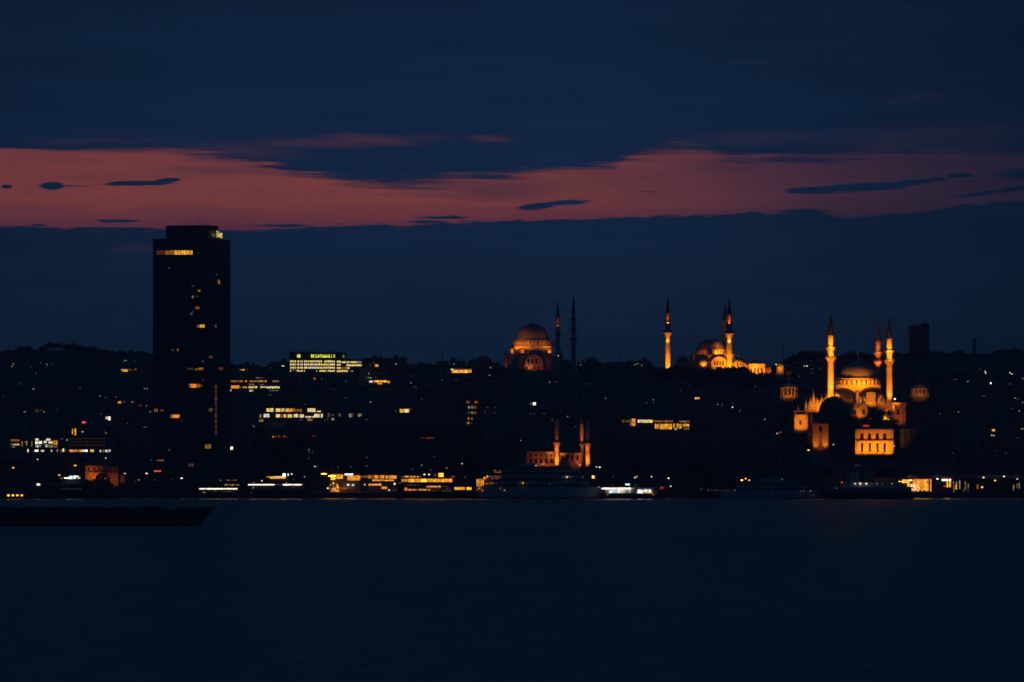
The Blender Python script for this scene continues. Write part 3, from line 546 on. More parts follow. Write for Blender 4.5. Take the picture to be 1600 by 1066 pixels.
for px_ in (1340.5,1352.5,1364.5,1376.2,1388): MB().pbox(px_-.9,px_+.9,690,706.5,D-23,1.1).build('pilaster', STONE, pv_)
win(MC, (X(1348,D-23.6),D-23.6), (X(1360,D-23.6),D-23.6), 1348.5, 1358, 664, 667, 'r2', name='red_lamp')
# wings either side, unlit
for x0, x1, yt_, lab in ((1222,1268,676,'unlit low wing left of the floodlit buttress tower of the large mosque'),(1399,1487,671,'long unlit market hall with pilasters right of the floodlit arcade')):
    t_ = thing('market_hall', lab, 'building', (X((x0+x1)/2,D-14), D-10, 12)); a = MB().pbox(x0,x1,yt_+2,722,D-14,16).build('wall', mat('dark_grey_stone', (.10,.105,.11), .9), t_)  # wall stone coloured much darker than the mosque limestone
    MB().pbox(x0-1,x1+1,yt_,yt_+2.2,D-15,18).build('roof', LEAD, t_)
    for k in range(int((x1-x0)/9)): MB().pbox(x0+3+k*9,x0+6+k*9,yt_+5,710,D-14.6,.7).build('pilaster', MATS['dark_grey_stone'], t_)
for px_ in (1152,1160,1168): pass
# lights
def fl(p, a, b, w, s=70, **k): flood(p, P(*a), P(*b), w, s, **k)
OR = (1,.27,.006); RD = (1,.17,.012)
for px_, yb_, yt_, k in ((1298,620,541,1),(1389.5,634,547,1)):
    fl(MC, (px_-4,yb_+34,D-9), (px_,yb_-22,D+4), 46000*k, 46); fl(MC, (px_+7,yb_+12,D-7), (px_,yb_-34,D+4), 24000*k, 36)
    fl(MC, (px_+2,yt_+15,D-1.6), (px_,yt_+5,D+4), 2600, 100); fl(MC, (px_,yt_+3,D-.6), (px_,yt_-12,D+4), 3200, 100)
    fl(MC, (px_,yt_+34,D-6), (px_,yt_+22,D+4), 1500, 60)
fl(MC, (1370,615,D+14), (1372,580,D+34), 16000, 44, col=RD); fl(MC, (1372,572,D+28), (1372,555,D+34), 1500, 100, col=RD); fl(MC, (1372,552,D+29), (1372,540,D+34), 900, 100, col=RD)
for px_, w in ((1318,700),(1330,1500),(1342,2300),(1353,1800),(1364,1100)): fl(MC, (px_,600.5,D+5.5), (px_,596,D+13), w, 112)
fl(MC, (1345,592,D+5), (1347,581,D+20), 900, 80, col=RD)
fl(MC, (1361,628,D-3), (1361,618,D+5), 1700, 110); fl(MC, (1341,627,D-1), (1341,615,D+6), 700, 110); fl(MC, (1378,628,D-3), (1380,620,D+8), 500, 120); fl(MC, (1310,618,D+3), (1318,612,D+13), 500, 100)
fl(MC, (1343,656,D-4), (1345,642,D+2), 1500, 62); fl(MC, (1360,655,D-5), (1359,638,D+2), 500, 80, col=RD); fl(MC, (1331,652,D-3), (1330,640,D+2), 700, 80, col=RD); fl(MC, (1405,665,D-9), (1407,643,D+2), 1300, 70, col=RD); fl(MC, (1385,655,D-6), (1386,638,D+2), 250, 80, col=RD)
for px_, w in ((1268,900),(1280,1500),(1290,1800)): fl(MC, (px_,636,D), (px_,626,D+9), w, 110)
fl(MC, (1248,642,D-1), (1250,640,D+6), 200, 120, col=RD)
fl(MC, (1250,676,D-24), (1251,660,D-6), 14000, 34)
fl(MC, (1274.8,709,D-18.6), (1274.8,686,D-16), 1500, 46); fl(MC, (1289.6,709,D-18.6), (1289.6,686,D-16), 1700, 46); fl(MC, (1282,712,D-30), (1282,684,D-16), 1400, 50, col=RD)
for k, px_ in enumerate((1341,1352,1364,1376,1388)): fl(MC, (px_,710,D-28), (px_,696,D-22), (1900,2300,2300,2300,2700)[k], 85)
fl(MC, (1391.5,709,D-25), (1391,690,D-22), 700, 40); fl(MC, (1366,712,D-40), (1366,680,D-22), 3500, 60, col=RD)
FOOT.append((X(1220,D),X(1490,D),D-42,D+50)); reg(1222,1415,541,709,D-42); reg(1270,1397,664,709,D-44)
# domed pavilions left and right
for px_, yt_, yb_, lab in ((1233,604,621.5,'round floodlit pavilion with a small dome left of the large mosque'),(1437,606,619.5,'round floodlit pavilion with a small dome right of the large mosque')):
    Dk = 3010; t_ = thing('domed_pavilion', lab, 'pavilion', tuple(P(px_,yb_+10,Dk)))
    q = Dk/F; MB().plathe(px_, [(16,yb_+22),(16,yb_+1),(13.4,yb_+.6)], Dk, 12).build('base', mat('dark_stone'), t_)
    MB().plathe(px_, [(9.0,yb_+1),(9.0,yt_+3)], Dk, 16).build('core', MATS['dark_stone'], t_); MB().plathe(px_, [(13.2,yb_+1),(13.2,yb_-4.5),(12.4,yb_-4.7)], Dk, 24).build('balustrade', STONE, t_); rf = MB().plathe(px_, [(14.6,yt_+3),(15,yt_+2),(13.5,yt_+.5),(11,yt_)], Dk, 24).build('eaves', STONE, t_)  # dark colour of the core stands for shade in the openings between columns
    for k in range(12):
        a = 2*math.pi*(k+.5)/12; MB().lathe(X(px_,Dk)+12.3*q*math.cos(a), Dk+12.3*q*math.sin(a), [(.5,Z(yb_+1,Dk)),(.5,Z(yt_+3,Dk))], 8).build('column', STONE, t_)
        MB().lathe(X(px_,Dk)+15.6*q*math.cos(a+.2), Dk+15.6*q*math.sin(a+.2), [(.3,Z(yb_+1.4,Dk)),(.34,Z(yb_-1.5,Dk)),(.05,Z(yb_-2.6,Dk))], 6).build('baluster', STONE, t_)
    dome(t_, px_, yt_-5.5, yt_, 10.5, Dk, fin=yt_-13)
    fl(t_, (px_-12,yb_-1,Dk-15), (px_-2,yt_+9,Dk-4), 1500 if px_ < 1300 else 900, 56); fl(t_, (px_+14,yb_-1,Dk-14), (px_+3,yt_+9,Dk-4), 900 if px_ < 1300 else 700, 56)
    reg(px_-15,px_+15,yt_-6,yb_+1,Dk-8); FOOT.append((X(px_,Dk)-7,X(px_,Dk)+7,Dk-8,Dk+8))

# --- B: hilltop mosque with two lit minarets
D = 3700
MBQ = thing('mosque', 'hilltop mosque with a half lit dome between two glowing minarets', 'mosque', (X(1110,D), D+15, 50))
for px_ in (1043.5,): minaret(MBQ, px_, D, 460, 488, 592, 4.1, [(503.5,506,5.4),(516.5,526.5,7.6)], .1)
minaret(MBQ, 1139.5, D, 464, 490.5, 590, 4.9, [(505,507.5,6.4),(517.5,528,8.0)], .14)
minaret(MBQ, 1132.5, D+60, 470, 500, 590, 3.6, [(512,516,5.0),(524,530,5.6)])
MB().plathe(1043.5, [(4.7,503.6),(3.4,514)], D, 14).build('gallery', STONE, MBQ); MB().plathe(1139.5, [(5.6,505.2),(4.4,515)], D, 14).build('gallery', STONE, MBQ)
dome(MBQ, 1111, 529.5, 545.5, 21.5, D+25, fin=519); drum(MBQ, 1112, 546.5, 554, 24.5, D+25, 14)
MB().pbox(1080,1148,554,592,D+8,40).build('prayer_hall_wall', STONE, MBQ); MB().pbox(1056,1092,566,592,D+12,30).build('side_wall', STONE, MBQ)
dome(MBQ, 1100, 558.5, 565.5, 9.6, D+5, name='half_dome'); MB().plathe(1100, [(9.8,572),(9.8,565.5)], D+5, 20).build('drum', STONE, MBQ)
dome(MBQ, 1154, 559.5, 566, 10.4, D+6, name='half_dome', fin=553); drum(MBQ, 1154, 566.2, 571.5, 10.6, D+6, 8)
dome(MBQ, 1177, 562, 567, 6.2, D+10, name='half_dome', fin=556); MB().plathe(1177, [(6.4,574),(6.4,567)], D+10, 16).build('drum', STONE, MBQ)
MB().slab([(X(1111,D+6),Z(578,D+6)),(X(1136,D+6),Z(578,D+6)),(X(1136,D+6),Z(565,D+6)),(X(1131,D+6),Z(559.5,D+6)),(X(1123,D+6),Z(556.6,D+6)),(X(1115,D+6),Z(559.5,D+6)),(X(1111,D+6),Z(565,D+6))], D+5, D+9).build('tympanum_arch', STONE, MBQ)
for k in range(4): arch(MBQ, 1117+k*4.2, 571, 564, 1.2, D+5)
for k in range(5): arch(MBQ, 1115.5+k*4.2, 577, 573, 1.1, D+5)
MB().pbox(1148,1176,571.5,592,D+4,20).build('cloister_wall', STONE, MBQ); MB().pbox(1170,1195,570,594,D+2,14).build('gate_house', STONE, MBQ); MB().pbox(1168.5,1196,568.4,570.4,D+1.4,15).build('cornice', STONE, MBQ)
for k in range(4): arch(MBQ, 1174+k*5.3, 583, 575, 1.2, D+2)
for px_ in (1151.5,1158.5,1165.5): MB().plathe(px_, [(3,572),(3,571)], D+10, 12).build('small_drum', STONE, MBQ); dome(MBQ, px_, 568, 571, 3.1, D+10, name='small_dome')
for px_ in (1174,1181.5,1189): MB().plathe(px_, [(3.3,568.6),(3.3,567.2)], D+9, 12).build('small_drum', STONE, MBQ); dome(MBQ, px_, 563.8, 567.2, 3.4, D+9, name='small_dome')
for px_, w in ((1043.5,1),(1139.5,1.25)):
    fl(MBQ, (px_-5,598,D-16), (px_,560,D), 30000*w, 44); fl(MBQ, (px_+8,586,D-10), (px_,566,D), 9000*w, 50); fl(MBQ, (px_,536,D-3), (px_,522,D), 1500, 100)
    fl(MBQ, (px_,519,D-3), (px_,509,D), 2100, 120); fl(MBQ, (px_,506,D-3), (px_,496,D), 700, 90, col=RD)
fl(MBQ, (1122,552.6,D+10), (1122,548.5,D+25), 3600, 100); fl(MBQ, (1098,552.6,D+10), (1098,549,D+25), 500, 90, col=RD); fl(MBQ, (1134,551,D+6), (1123,538,D+22), 9000, 40)
fl(MBQ, (1099,575,D-3), (1099,564,D+5), 2600, 60); fl(MBQ, (1123,584,D-7), (1124,567,D+5), 9000, 58); fl(MBQ, (1128,575,D-1), (1128,565,D+5), 1500, 110)
fl(MBQ, (1156,577,D-5), (1156,567,D+6), 3600, 95); fl(MBQ, (1178,577,D-3), (1178,567,D+10), 1500, 90); fl(MBQ, (1184,588,D-9), (1185,578,D+2), 11000, 64); fl(MBQ, (1165,588,D-5), (1168,579,D+4), 700, 90, col=RD)
FOOT.append((X(1030,D),X(1200,D),D-12,D+70)); reg(1038,1092,500,577,D-14); reg(1092,1148,528,576,D-14); reg(1148,1197,556,586,D-14)
for px_, y_, hw_, lab in ((1219,572,6.5,'small amber lit dome on the slope right of the hilltop mosque gate'),):
    t_ = thing('small_domed_building', lab, 'building', tuple(P(px_,580,3690))); MB().plathe(px_, [(hw_,590),(hw_,y_)], 3690, 14).build('wall', STONE, t_); dome(t_, px_, y_-5, y_, hw_, 3690)
    fl(t_, (px_,y_+3,3682), (px_,y_-1,3690), 1400, 110); win(t_, (X(1210,3684),3684), (X(1230,3684),3684), 1211.5, 1213.6, 568.6, 570.6, 'w3', name='lamp'); reg(px_-7,px_+7,y_-5,y_+2,3680)
t_ = thing('domed_gatehouse', 'small dim stone gatehouse just right of the bright gate of the hilltop mosque', 'building', tuple(P(1200,590,3695))); MB().pbox(1196,1205,575,592,3695,8).build('wall', STONE, t_); dome(t_, 1200.5, 571, 575, 4, 3699); fl(t_, (1199,590,3688), (1200,580,3695), 900, 70, col=RD); reg(1196,1205,571,584,3685)

# --- A: big hilltop mosque with one great dome, barely lit minarets
D = 3950
MA = thing('mosque', 'great domed mosque on the ridge with two tall unlit minarets beside it', 'mosque', (X(832,D), D+20, 55))
dome(MA, 832, 505.5, 530.5, 25.2, D+26, fin=496, seg=36, e=.92); MB().plathe(832, [(27.5,532.4),(27.5,530.6)], D+26, 36).build('cornice', STONE, MA)
drum(MA, 832, 532.5, 541, 29.6, D+26, 16); MB().pbox(804,862,541,560,D+10,40).build('drum_base', STONE, MA)
MB().pbox(793,873,556,590,D+4,50).build('prayer_hall_wall', STONE, MA)
for px_ in (801,816,858.5): MB().plathe(px_, [(4.6,553),(4.6,548)], D+6, 12).build('turret', STONE, MA); dome(MA, px_, 543.6, 548.2, 5, D+6, STONE, name='turret_dome')
ap = [(X(834+15.5*math.cos(k*math.pi/12),D),Z(573-20*math.sin(k*math.pi/12),D)) for k in range(13)]
MB().slab([(X(818.5,D),Z(582,D)),(X(849.5,D),Z(582,D))]+ap, D+1.5, D+4).build('tympanum_arch', STONE, MA)
for k in range(3): arch(MA, 826+k*6, 569, 561, 1.5, D+1.5)
for k in range(4): arch(MA, 823+k*6, 578, 573, 1.4, D+1.5)
for px_ in (790.5,876): MB().plathe(px_, [(3.6,590),(3.6,556),(3.9,555),(2.4,551),(.3,547)], D+3, 10).build('buttress', STONE, MA)
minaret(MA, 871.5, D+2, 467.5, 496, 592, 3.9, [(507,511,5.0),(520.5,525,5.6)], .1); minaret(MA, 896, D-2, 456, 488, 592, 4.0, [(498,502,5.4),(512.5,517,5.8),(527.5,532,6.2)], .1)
for px_, w in ((806,2400),(817,2600),(829,1000),(843,500),(855,1500)): fl(MA, (px_,542.5,D+4), (px_,536,D+14), w*.8, 84)
fl(MA, (790,536,D+6), (812,519,D+22), 1700, 50, col=RD)
for px_ in (801,816,858.5): fl(MA, (px_,550,D-.5), (px_,546.6,D+6), 800, 62)
fl(MA, (831,575,D-9), (834,570,D+2), 620, 90, col=RD); fl(MA, (826,575,D-2), (827,571,D+2), 260, 90); fl(MA, (870,512,D-3), (871,500,D+2), 260, 90, col=RD)
fl(MA, (790,582,D-4), (790,560,D+3), 260, 60, col=RD)
FOOT.append((X(780,D),X(905,D),D-20,D+70)); reg(786,902,497,576,D-10)
for px_, yt_, hw_, D_, lab in ((755,555.5,12.5,4000,'dark silhouetted dome on the skyline left of the great domed mosque'),(739,561,9,4010,'lower dark dome beside the silhouetted dome on the skyline'),(925,557.5,10.5,3960,'dark rounded dome on the skyline right of the unlit minarets'),(884,561.5,9,3985,'half hidden dark dome behind the unlit minarets'),(1066,549+7,9,3790,'small dark dome left of the half lit dome of the hilltop mosque')):
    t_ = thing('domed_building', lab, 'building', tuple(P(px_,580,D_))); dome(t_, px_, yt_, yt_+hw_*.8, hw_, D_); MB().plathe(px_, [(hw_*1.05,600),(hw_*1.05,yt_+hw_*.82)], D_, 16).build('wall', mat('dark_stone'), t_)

win(MA, (X(860,D-6),D-6), (X(890,D-6),D-6), 871.6, 873.4, 555.2, 556.9, 'w3', name='lamp'); win(MC, (X(1380,2896),2896), (X(1410,2896),2896), 1396.9, 1399.2, 622.2, 624.8, 'w4', name='lamp')
# --- lower mosque near the shore
D = 2795
ML = thing('mosque', 'low mosque near the shore with amber lit shafts behind the big ferry', 'mosque', (X(870,D), D+8, 4))
wl = MB().pbox(823,866,707,740,D+4,20).build('wall', STONE, ML); MB().pbox(822,867,705.8,707.6,D+3.4,21).build('cornice', STONE, wl); wr = MB().pbox(873,908,709,740,D+5,18).build('wall', STONE, ML); MB().pbox(873,909,707.8,709.5,D+4.4,19).build('cornice', STONE, wr)
for k in range(5): MB().pbox(828+k*8,831+k*8,710,713,D+3.9,.3).build('window', DGLASS, wl); MB().pbox(827.5+k*8,831.5+k*8,717,724,D+3.9,.3).build('window', DGLASS, wl)
for k in range(4): MB().pbox(877+k*8,880+k*8,712,719,D+4.9,.3).build('window', DGLASS, wr)
dome(ML, 850, 690, 704, 20, D+14, MATS['dark_lead'], fin=684)
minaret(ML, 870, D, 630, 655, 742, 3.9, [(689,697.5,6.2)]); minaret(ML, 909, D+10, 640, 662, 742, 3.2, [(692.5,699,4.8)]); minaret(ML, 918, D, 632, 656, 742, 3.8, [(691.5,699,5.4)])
for px_, w in ((870,1),(918,.8)):
    fl(ML, (px_-1,741,D-9), (px_,712,D), 7500*w, 40); fl(ML, (px_+3,725,D-5), (px_,715,D), 900*w, 60); fl(ML, (px_,706,D-3.4), (px_,694,D), 420*w, 90, col=RD)
fl(ML, (870,690,D-3.4), (870,676,D), 110, 70, col=RD); fl(ML, (908,740,D-2), (909,700,D+10), 1500, 50, col=RD); fl(ML, (909,692,D+6), (909,675,D+10), 260, 80, col=RD)
fl(ML, (856,738,D-3), (854,718,D+4), 800, 80, col=RD); fl(ML, (836,740,D-5), (836,718,D+4), 380, 85, col=RD); fl(ML, (901,735,D-1), (901,718,D+5), 220, 80, col=RD)
FOOT.append((X(815,D),X(930,D),D-10,D+30)); reg(823,925,663,727,D-12)

# --- arched gate building at the left quay
D = 2785
GT = thing('arched_gatehouse', 'orange lit stone gatehouse with a wide arch and a row of small windows', 'building', (X(160,D), D+8, 3))
apts = [(X(160+12.5*math.cos(k*math.pi/12),D),Z(754-15*math.sin(k*math.pi/12),D)) for k in range(13)]
RST = mat('red_sandstone', (.36,.22,.15), .9, kind='stone')
g1 = MB().slab([(X(133.5,D),Z(766,D)),(X(147.5,D),Z(766,D))]+[(x,z) for x,z in reversed(apts)]+[(X(172.5,D),Z(766,D)),(X(185,D),Z(766,D)),(X(185,D),Z(728,D)),(X(133.5,D),Z(728,D))], D, D+14).build('wall', RST, GT)
MB().pbox(132.5,186,737.6,739,D-.5,15).build('string_course', RST, g1); MB().pbox(133.5,185,722.5,728,D+2,11).build('attic', RST, GT); MB().pbox(132.8,185.7,727.2,728.4,D-.4,15).build('cornice', RST, g1)
for k in range(5): MB().pbox(139+k*9.2,143.6+k*9.2,724,727,D+1.8,.3).build('window', DGLASS, GT)
for k in range(6): MB().pbox(138+k*8.4,140+k*8.4,731.5,735.5,D-.15,.3).build('window', DGLASS, g1)
MB().pbox(177.6,178.6,739,758,D-.5,.6).build('pilaster', RST, g1)
MB().pbox(188.5,196,742.5,766,D+3,9).build('side_turret', RST, GT)
fl(GT, (181,764,D-9), (180,748,D), 700, 46, col=(1,.22,.01)); fl(GT, (140,750,D-4), (140,741,D), 300, 100, col=OR); fl(GT, (150.5,750,D-3), (150,743,D), 260, 100, col=OR); fl(GT, (160,764,D-14), (158,736,D), 150, 60, col=RD); fl(GT, (192,757,D-2), (192,748,D+3), 60, 60, col=RD)
fl(GT, (139,737,D-3), (140,732,D), 60, 110, col=RD)
FOOT.append((X(130,D),X(198,D),D-12,D+18)); reg(133,196,722,757,D-8)

# ------------------------------------------------------------------ houses that show a lit window
LM = [(60,695,'the white waterfront windows'),(160,740,'the arched gatehouse'),(298,520,'the office tower'),(400,600,'the orange window rows'),(508,568,'the rooftop sign'),
      (455,645,'the pale terraced building'),(595,597,'the orange strip pavilion'),(633,642,'the broad yellow band'),(720,580,'the amber hilltop hall'),(737,645,'the five-row block'),
      (832,540,'the great domed mosque'),(870,710,'the shore mosque'),(1025,662,'the two-tier glowing building'),(1110,560,'the hilltop mosque'),(1233,612,'the left round pavilion'),(1437,612,'the right round pavilion'),
      (1340,640,'the large mosque'),(1437,525,'the distant tower'),(1440,675,'the market hall')]
def where(px, py):
    lx, ly, nm = min(LM, key=lambda a: abs(a[0]-px)+1.6*abs(a[1]-py))
    dx, dy = px-lx, py-ly
    if abs(dx) > 1.2*abs(dy)+12: w = 'left of' if dx < 0 else 'right of'
    else: w = 'above' if dy < 0 else 'below'
    return w+' '+nm
HS = """21,568.5,w2;19,572.5,w2|63.5,567,w1;73.5,569.5,w2;72.5,572.5,w2;81,569,w1|48,573,w1;57,583,w1|52.5,608,w2,2.6|38.5,643.8,w2,2.4;41,643.2,w1|58,642,o1,6,4;69,644,w2;65,641,w1|125,606.5,w1|156,619,w2;165,621.5,w1
181.5,620,r2,2|187,628.8,o3,5,3.4;194,628.5,w1,1.6,3|126,652.5,w2,2.6;125.5,656,w1|131.5,660,r3,6.5,3.6|167,653,w3,3.6,4;171,654,w4,3.4,5.4;158,647,w1|5,620,w1|196,563.4,w2,5,1.2;193,565,w1;210,564.6,w1
195.5,579,y3,9,3.6;190,577.6,w2,2.6,1.8;206,579,w1;211.5,577.5,y2,4,1.6;203,577.6,w2|226,607.5,w2;230,607.5,w2|207.5,628.5,o2,5,2|218,634,r2,7,2;229,634,w2;235,643.5,w2|113.6,674.5,y3,1.8,8;118,675,y3,2,11;129,674.8,w3,2
163,675,w1;166,677,w2;170,674.5,w1;174,674,w1|101,686,w1;105,688.3,w2|199,661.5,w1|227,667.5,w1,5,1.6|376,578,o2,3,1.6;380,578,y3,4.4,1.8;386.5,578,w1;377,588.5,w1|442,572,w3,4,1.4|423,575,w1;427,590.4,w1|454,587,r1|491.5,592,r3,2.6,2.6;503,592.5,w1
358.5,663,w1|394,665,w1;397,666.5,w2|465.5,664,w2,1.2,3|476,631.5,w1|422,617.5,w1,5,1.2|426,682.6,y3,3,2.6;431,682,r2,3,2;436,682,r2,3,2.4;440.5,681.8,r1;444.5,682,r2,4,2.4;449.5,683.5,w1|362,700.5,w4,4,4.6;357,698.5,w2,1.6,2.6|540.5,596,w1,1.4,3
588.5,571.5,o3,5,3.6;584,566.5,w1;578.5,570,w1|619,569,w2,3|576.5,584,w2,1.4,2.6;580,584,w2,1.8,3|572.5,590,w1;575.5,590,w2;579,590.5,w2,3;587,590,w1|644.5,588,w1,1.4,2|642,598.5,w2|647,605,w1;650,605.3,w1|579,628.5,w2,2.4|659,623,w1|690.5,594,w1|712.5,594.5,w1
703,568.5,w1;709.5,569,w2|766.5,574.5,o2,3,2|765,586.5,w2|738.5,616,w1,6,1.2|762,637,w1;774,637,w1;758,643,w1;772,645,w1|858.5,597.5,w2,1.4,2.4;869,597,w1|835,631,w4,4.4,4.2;829.5,631,w2,1.4,3|829.5,647,w1;835,647,w1;850,646.5,w1
886.8,651,w2|899.4,666.5,w1|863,656,w1|907,570.5,w2|991,570.5,w1;993,569.6,w2;996.5,568.5,w2;1002.5,571,w2|1004,597,w1|946,622.5,w2|1021,624.8,w2;1021.5,629.7,w1;1010,629.5,w1|1089.5,622.6,o3,7,3;1087,622.6,w3,2.4,2
1121,632,w2;1127,635,p1;1128.5,631.8,w1|1144.5,630,w1,2.4;1144.5,636.5,w3,1.8,2|1156.5,641.5,w1;1155,644,w1|1195,655.5,w2,2.2|1214,677.3,w3,2;1219.5,676.5,y2,3,3.6|1063,610.5,w1|1235.5,681,w1|1257,572,w3,1.6;1261,572,w3,2|1267,576.5,w1;1270.5,576.5,w1;1269,583,w1|1282,576,w1|1249,588,w1
1539.2,580.5,w3,1.2,2.6;1540.2,583.5,w3,1.2,3;1541.4,587,w3,1.2,3.4|1548,599,w4,2.2,2.2|1531,577,w1;1547,575.5,w1,3|1578,582.5,w3,1.8;1581,584.5,w3,2|1578.5,600,w1,2|1598,591.5,w2|1491,593.5,w1;1494.5,593,w1|1512,596,w2|1535,619.5,w1;1538,619.5,w1
1586,622,w2;1589.5,623.5,w1;1592.5,624.5,w2|1597.5,629,w2|1592.5,642.3,w2|1580,638,w1|1497.5,643.5,w2|1469,647,w1|1476,672.7,w2;1480,672.7,w1;1483,672.6,w2;1465.5,675,w1|1552,663,w1|1552,672.5,y3,4.4,3.4;1549.5,680.5,w3,2;1553,680.5,w3,1.6|1597,670.2,w2,4;1599,675.5,y2,2
1590,684.5,o1,4,2|1565,697.5,r1|1545,698,w1|1548.5,705,w2|1571,708,w1|1487,708.5,w1,5,1|742,645,o2,2.6,2.6|796,685,w1;800,684,w1|813.5,688.5,w2|30,600,w1|90,640,w1|345,640,w1|700,640,w1|540,622,w1|920,600,w1|1180,604,w1|1300,590,w1""".replace('\n','|').split('|')
HOUSES = []
for h in HS:
    pts = []
    for p in h.split(';'):
        a = p.split(','); pts.append((float(a[0]), float(a[1]), a[2], float(a[3]) if len(a) > 3 else 1.7, float(a[4]) if len(a) > 4 else 1.6))
    HOUSES.append(pts)
rh = random.Random(11); plan = []
for pts in HOUSES:
    x0 = min(p[0]-p[3]/2 for p in pts); x1 = max(p[0]+p[3]/2 for p in pts); y0 = min(p[1]-p[4]/2 for p in pts); y1 = max(p[1]+p[4]/2 for p in pts)
    D = D_for((x0+x1)/2, y1+rh.uniform(7,13))
    for a, b, c, d in FOOT:
        if a-2 < X((x0+x1)/2,D) < b+2 and c-18 < D < d+6: D = max(S0, c-18)
    for q in plan:      # keep houses of neighbouring spots apart in depth
        if abs(q[0]-x0) < 40 and abs(q[4]-D) < 18: D = q[4]-20
    D = max(D, S0+3)
    plan.append((x0,x1,y0,y1,D,pts))
    for p in pts: reg(p[0]-p[3]/2-.6, p[0]+p[3]/2+.6, p[1]-p[4]/2-.6, p[1]+p[4]/2+.6, D)
def clamp_rect(x0, x1, yt, D, core):
    """shrink a facade so that it hides no light farther away; core = own lit box that must be kept"""
    for a, b, c, d, e in LIT:
        if e <= D+.5 or b < x0 or a > x1 or d < yt: continue
        if core is None: yt = max(yt, d+.8); continue
        if d < core[2]-.5: yt = max(yt, min(d+.8, core[2]-1))
        elif b < core[0]: x0 = max(x0, min(b+.6, core[0]-1))
        elif a > core[1]: x1 = min(x1, max(a-.6, core[1]+1))
    return x0, x1, yt
NAME = {'w': 'white', 'y': 'yellow', 'o': 'orange', 'r': 'red', 'p': 'pinkish', 'c': 'bluish'}
WM = [PLAS, PLAS2, CONC, mat('render_pink', (.24,.16,.13), .85, kind='facade'), mat('render_cream', (.27,.25,.20), .85, kind='facade')]
for x0, x1, y0, y1, D, pts in plan:
    rx = rh.uniform(10,20); lx = rh.uniform(10,20)
    a, b, yt = clamp_rect(x0-lx, x1+rx, y0-rh.uniform(3,9), D, (x0,x1,y0))
    n = len(pts); br = max(int(p[2][1]) for p in pts); big = max(pts, key=lambda p: int(p[2][1])*10+p[3]); cn = NAME[big[2][0]]
    num = {1:'one',2:'two',3:'three',4:'four',5:'five',6:'six'}[n]
    adj = {1:'faint',2:'small',3:'bright',4:'glaring'}[br]
    lab = 'dark house with %s %s %s window%s %s' % (num, adj, cn, '' if n == 1 else 's', where((x0+x1)/2, (y0+y1)/2))
    roof = rh.choice(['flat','hip','hip']) if b-a > 22 else 'flat'
    if roof == 'hip': roof = 'hip' if y0-yt > 9 else 'flat'
    t_, A, B = building(lab, a, b, yt, D, rh.uniform(9,13), None, rh.choice(WM), roof, name='house', cat='house', group='houses showing a lit window on the dark slope')
    for p in pts: win(t_, A, B, p[0]-p[3]/2, p[0]+p[3]/2, p[1]-p[4]/2, p[1]+p[4]/2, p[2])

# ------------------------------------------------------------------ tall dark blocks of the front row
FR = [(482,521,668,'plain dark office block with a narrow front, left in the front row'),(523,569,664,'wide dark office block just right of the narrow one in the front row'),(572,653,661,'broadest dark office block of the front row with close vertical ribs'),
      (656,690,668,'dark block with a faint reddish window strip near its top'),(692,722,664,'dark ribbed block right of the one with the reddish strip'),(724,753,672,'dark block just below the building with five window rows'),(756,812,686,'lower dark block left of the shore mosque'),
      (395,437,688,'dark block behind the ferry with the long white light line'),(440,479,686,'dark block under the faint red roof sign'),(935,990,690,'low dark block right of the shore mosque'),(994,1062,688,'wide dark block below the building with glowing tiers'),(1066,1120,700,'low dark block left of the anchored grey ferry'),(1124,1176,695,'dark block behind the anchored grey ferry'),(1178,1216,702,'low dark block below the small hillside lamps left of the large mosque'),
      (1492,1540,712,'dark block behind the waterfront terminal'),(1544,1606,716,'dark block at the right edge behind the terminal'),(70,128,716,'low dark shed left of the arched gatehouse'),(0,62,718,'low dark shed at the far left shore')]
for k, (x0, x1, yt, lab) in enumerate(FR):
    D = 2780+(k%3)*14
    _, _, yt = clamp_rect(x0, x1, yt, D, None)
    t_, A, B = building(lab, x0, x1, yt, D, 22, None, DARKW if k%2 else mat('dark_concrete', (.07,.075,.08), .8, kind='facade'), 'flat', name='office_block', group='dark blocks of the front row')
    w_ = [c for c in t_.children if c.name.startswith('wall')][0]; w2 = MB()
    for j in range(int((x1-x0)/5.4)): MB().pbox(x0+1+j*5.4, x0+2.2+j*5.4, yt+3, 760, D-.45, .5).build('pilaster', METAL, t_) if k in (2,4,6) else None
    if k == 2:
        for y, c in ((681,'w1'),(692,'p1'),(703,'o1'),(715,'w2'),(728,'w2')): win(t_, A, B, 572.6, 574.4, y-.9, y+.9, c)
    if k == 1:
        win(t_, A, B, 547.5, 549.3, 729, 731, 'w1')
    if k == 3:
        row(t_, A, B, 656.5, 678, 684.6, 2.6, 9, ['o1','r1'], 1, .8); win(t_, A, B, 668, 670, 683.6, 685.6, 'o2'); win(t_, A, B, 673, 675, 683.6, 685.6, 'o2'); win(t_, A, B, 678.2, 679.6, 712.4, 713.8, 'w1')
    if k == 0:
        for x, y in ((488.3,681.5),(491.8,681.5)): win(t_, A, B, x-1, x+1, y-1.6, y+1.6, 'r1')
        for x, y in ((482.9,703),(482.9,707),(488.4,707),(482.9,716.5)): win(t_, A, B, x-.8, x+.8, y-1, y+1, 'w2' if y == 703 else 'w1')
t_, A, B = building('long dark customs shed behind the left quay lamps', 200, 392, 706.5, 2790, 24, None, MATS['dark_concrete'], 'flat', name='warehouse', hut=False)
win(t_, A, B, 294.6, 303, 724.6, 729, 'p1'); win(t_, A, B, 235, 237.6, 718.6, 720.2, 'w1'); win(t_, A, B, 245.5, 256.5, 718.6, 720.4, 'o2'); win(t_, A, B, 241, 252, 735, 737.4, 'r3', name='red_sign')
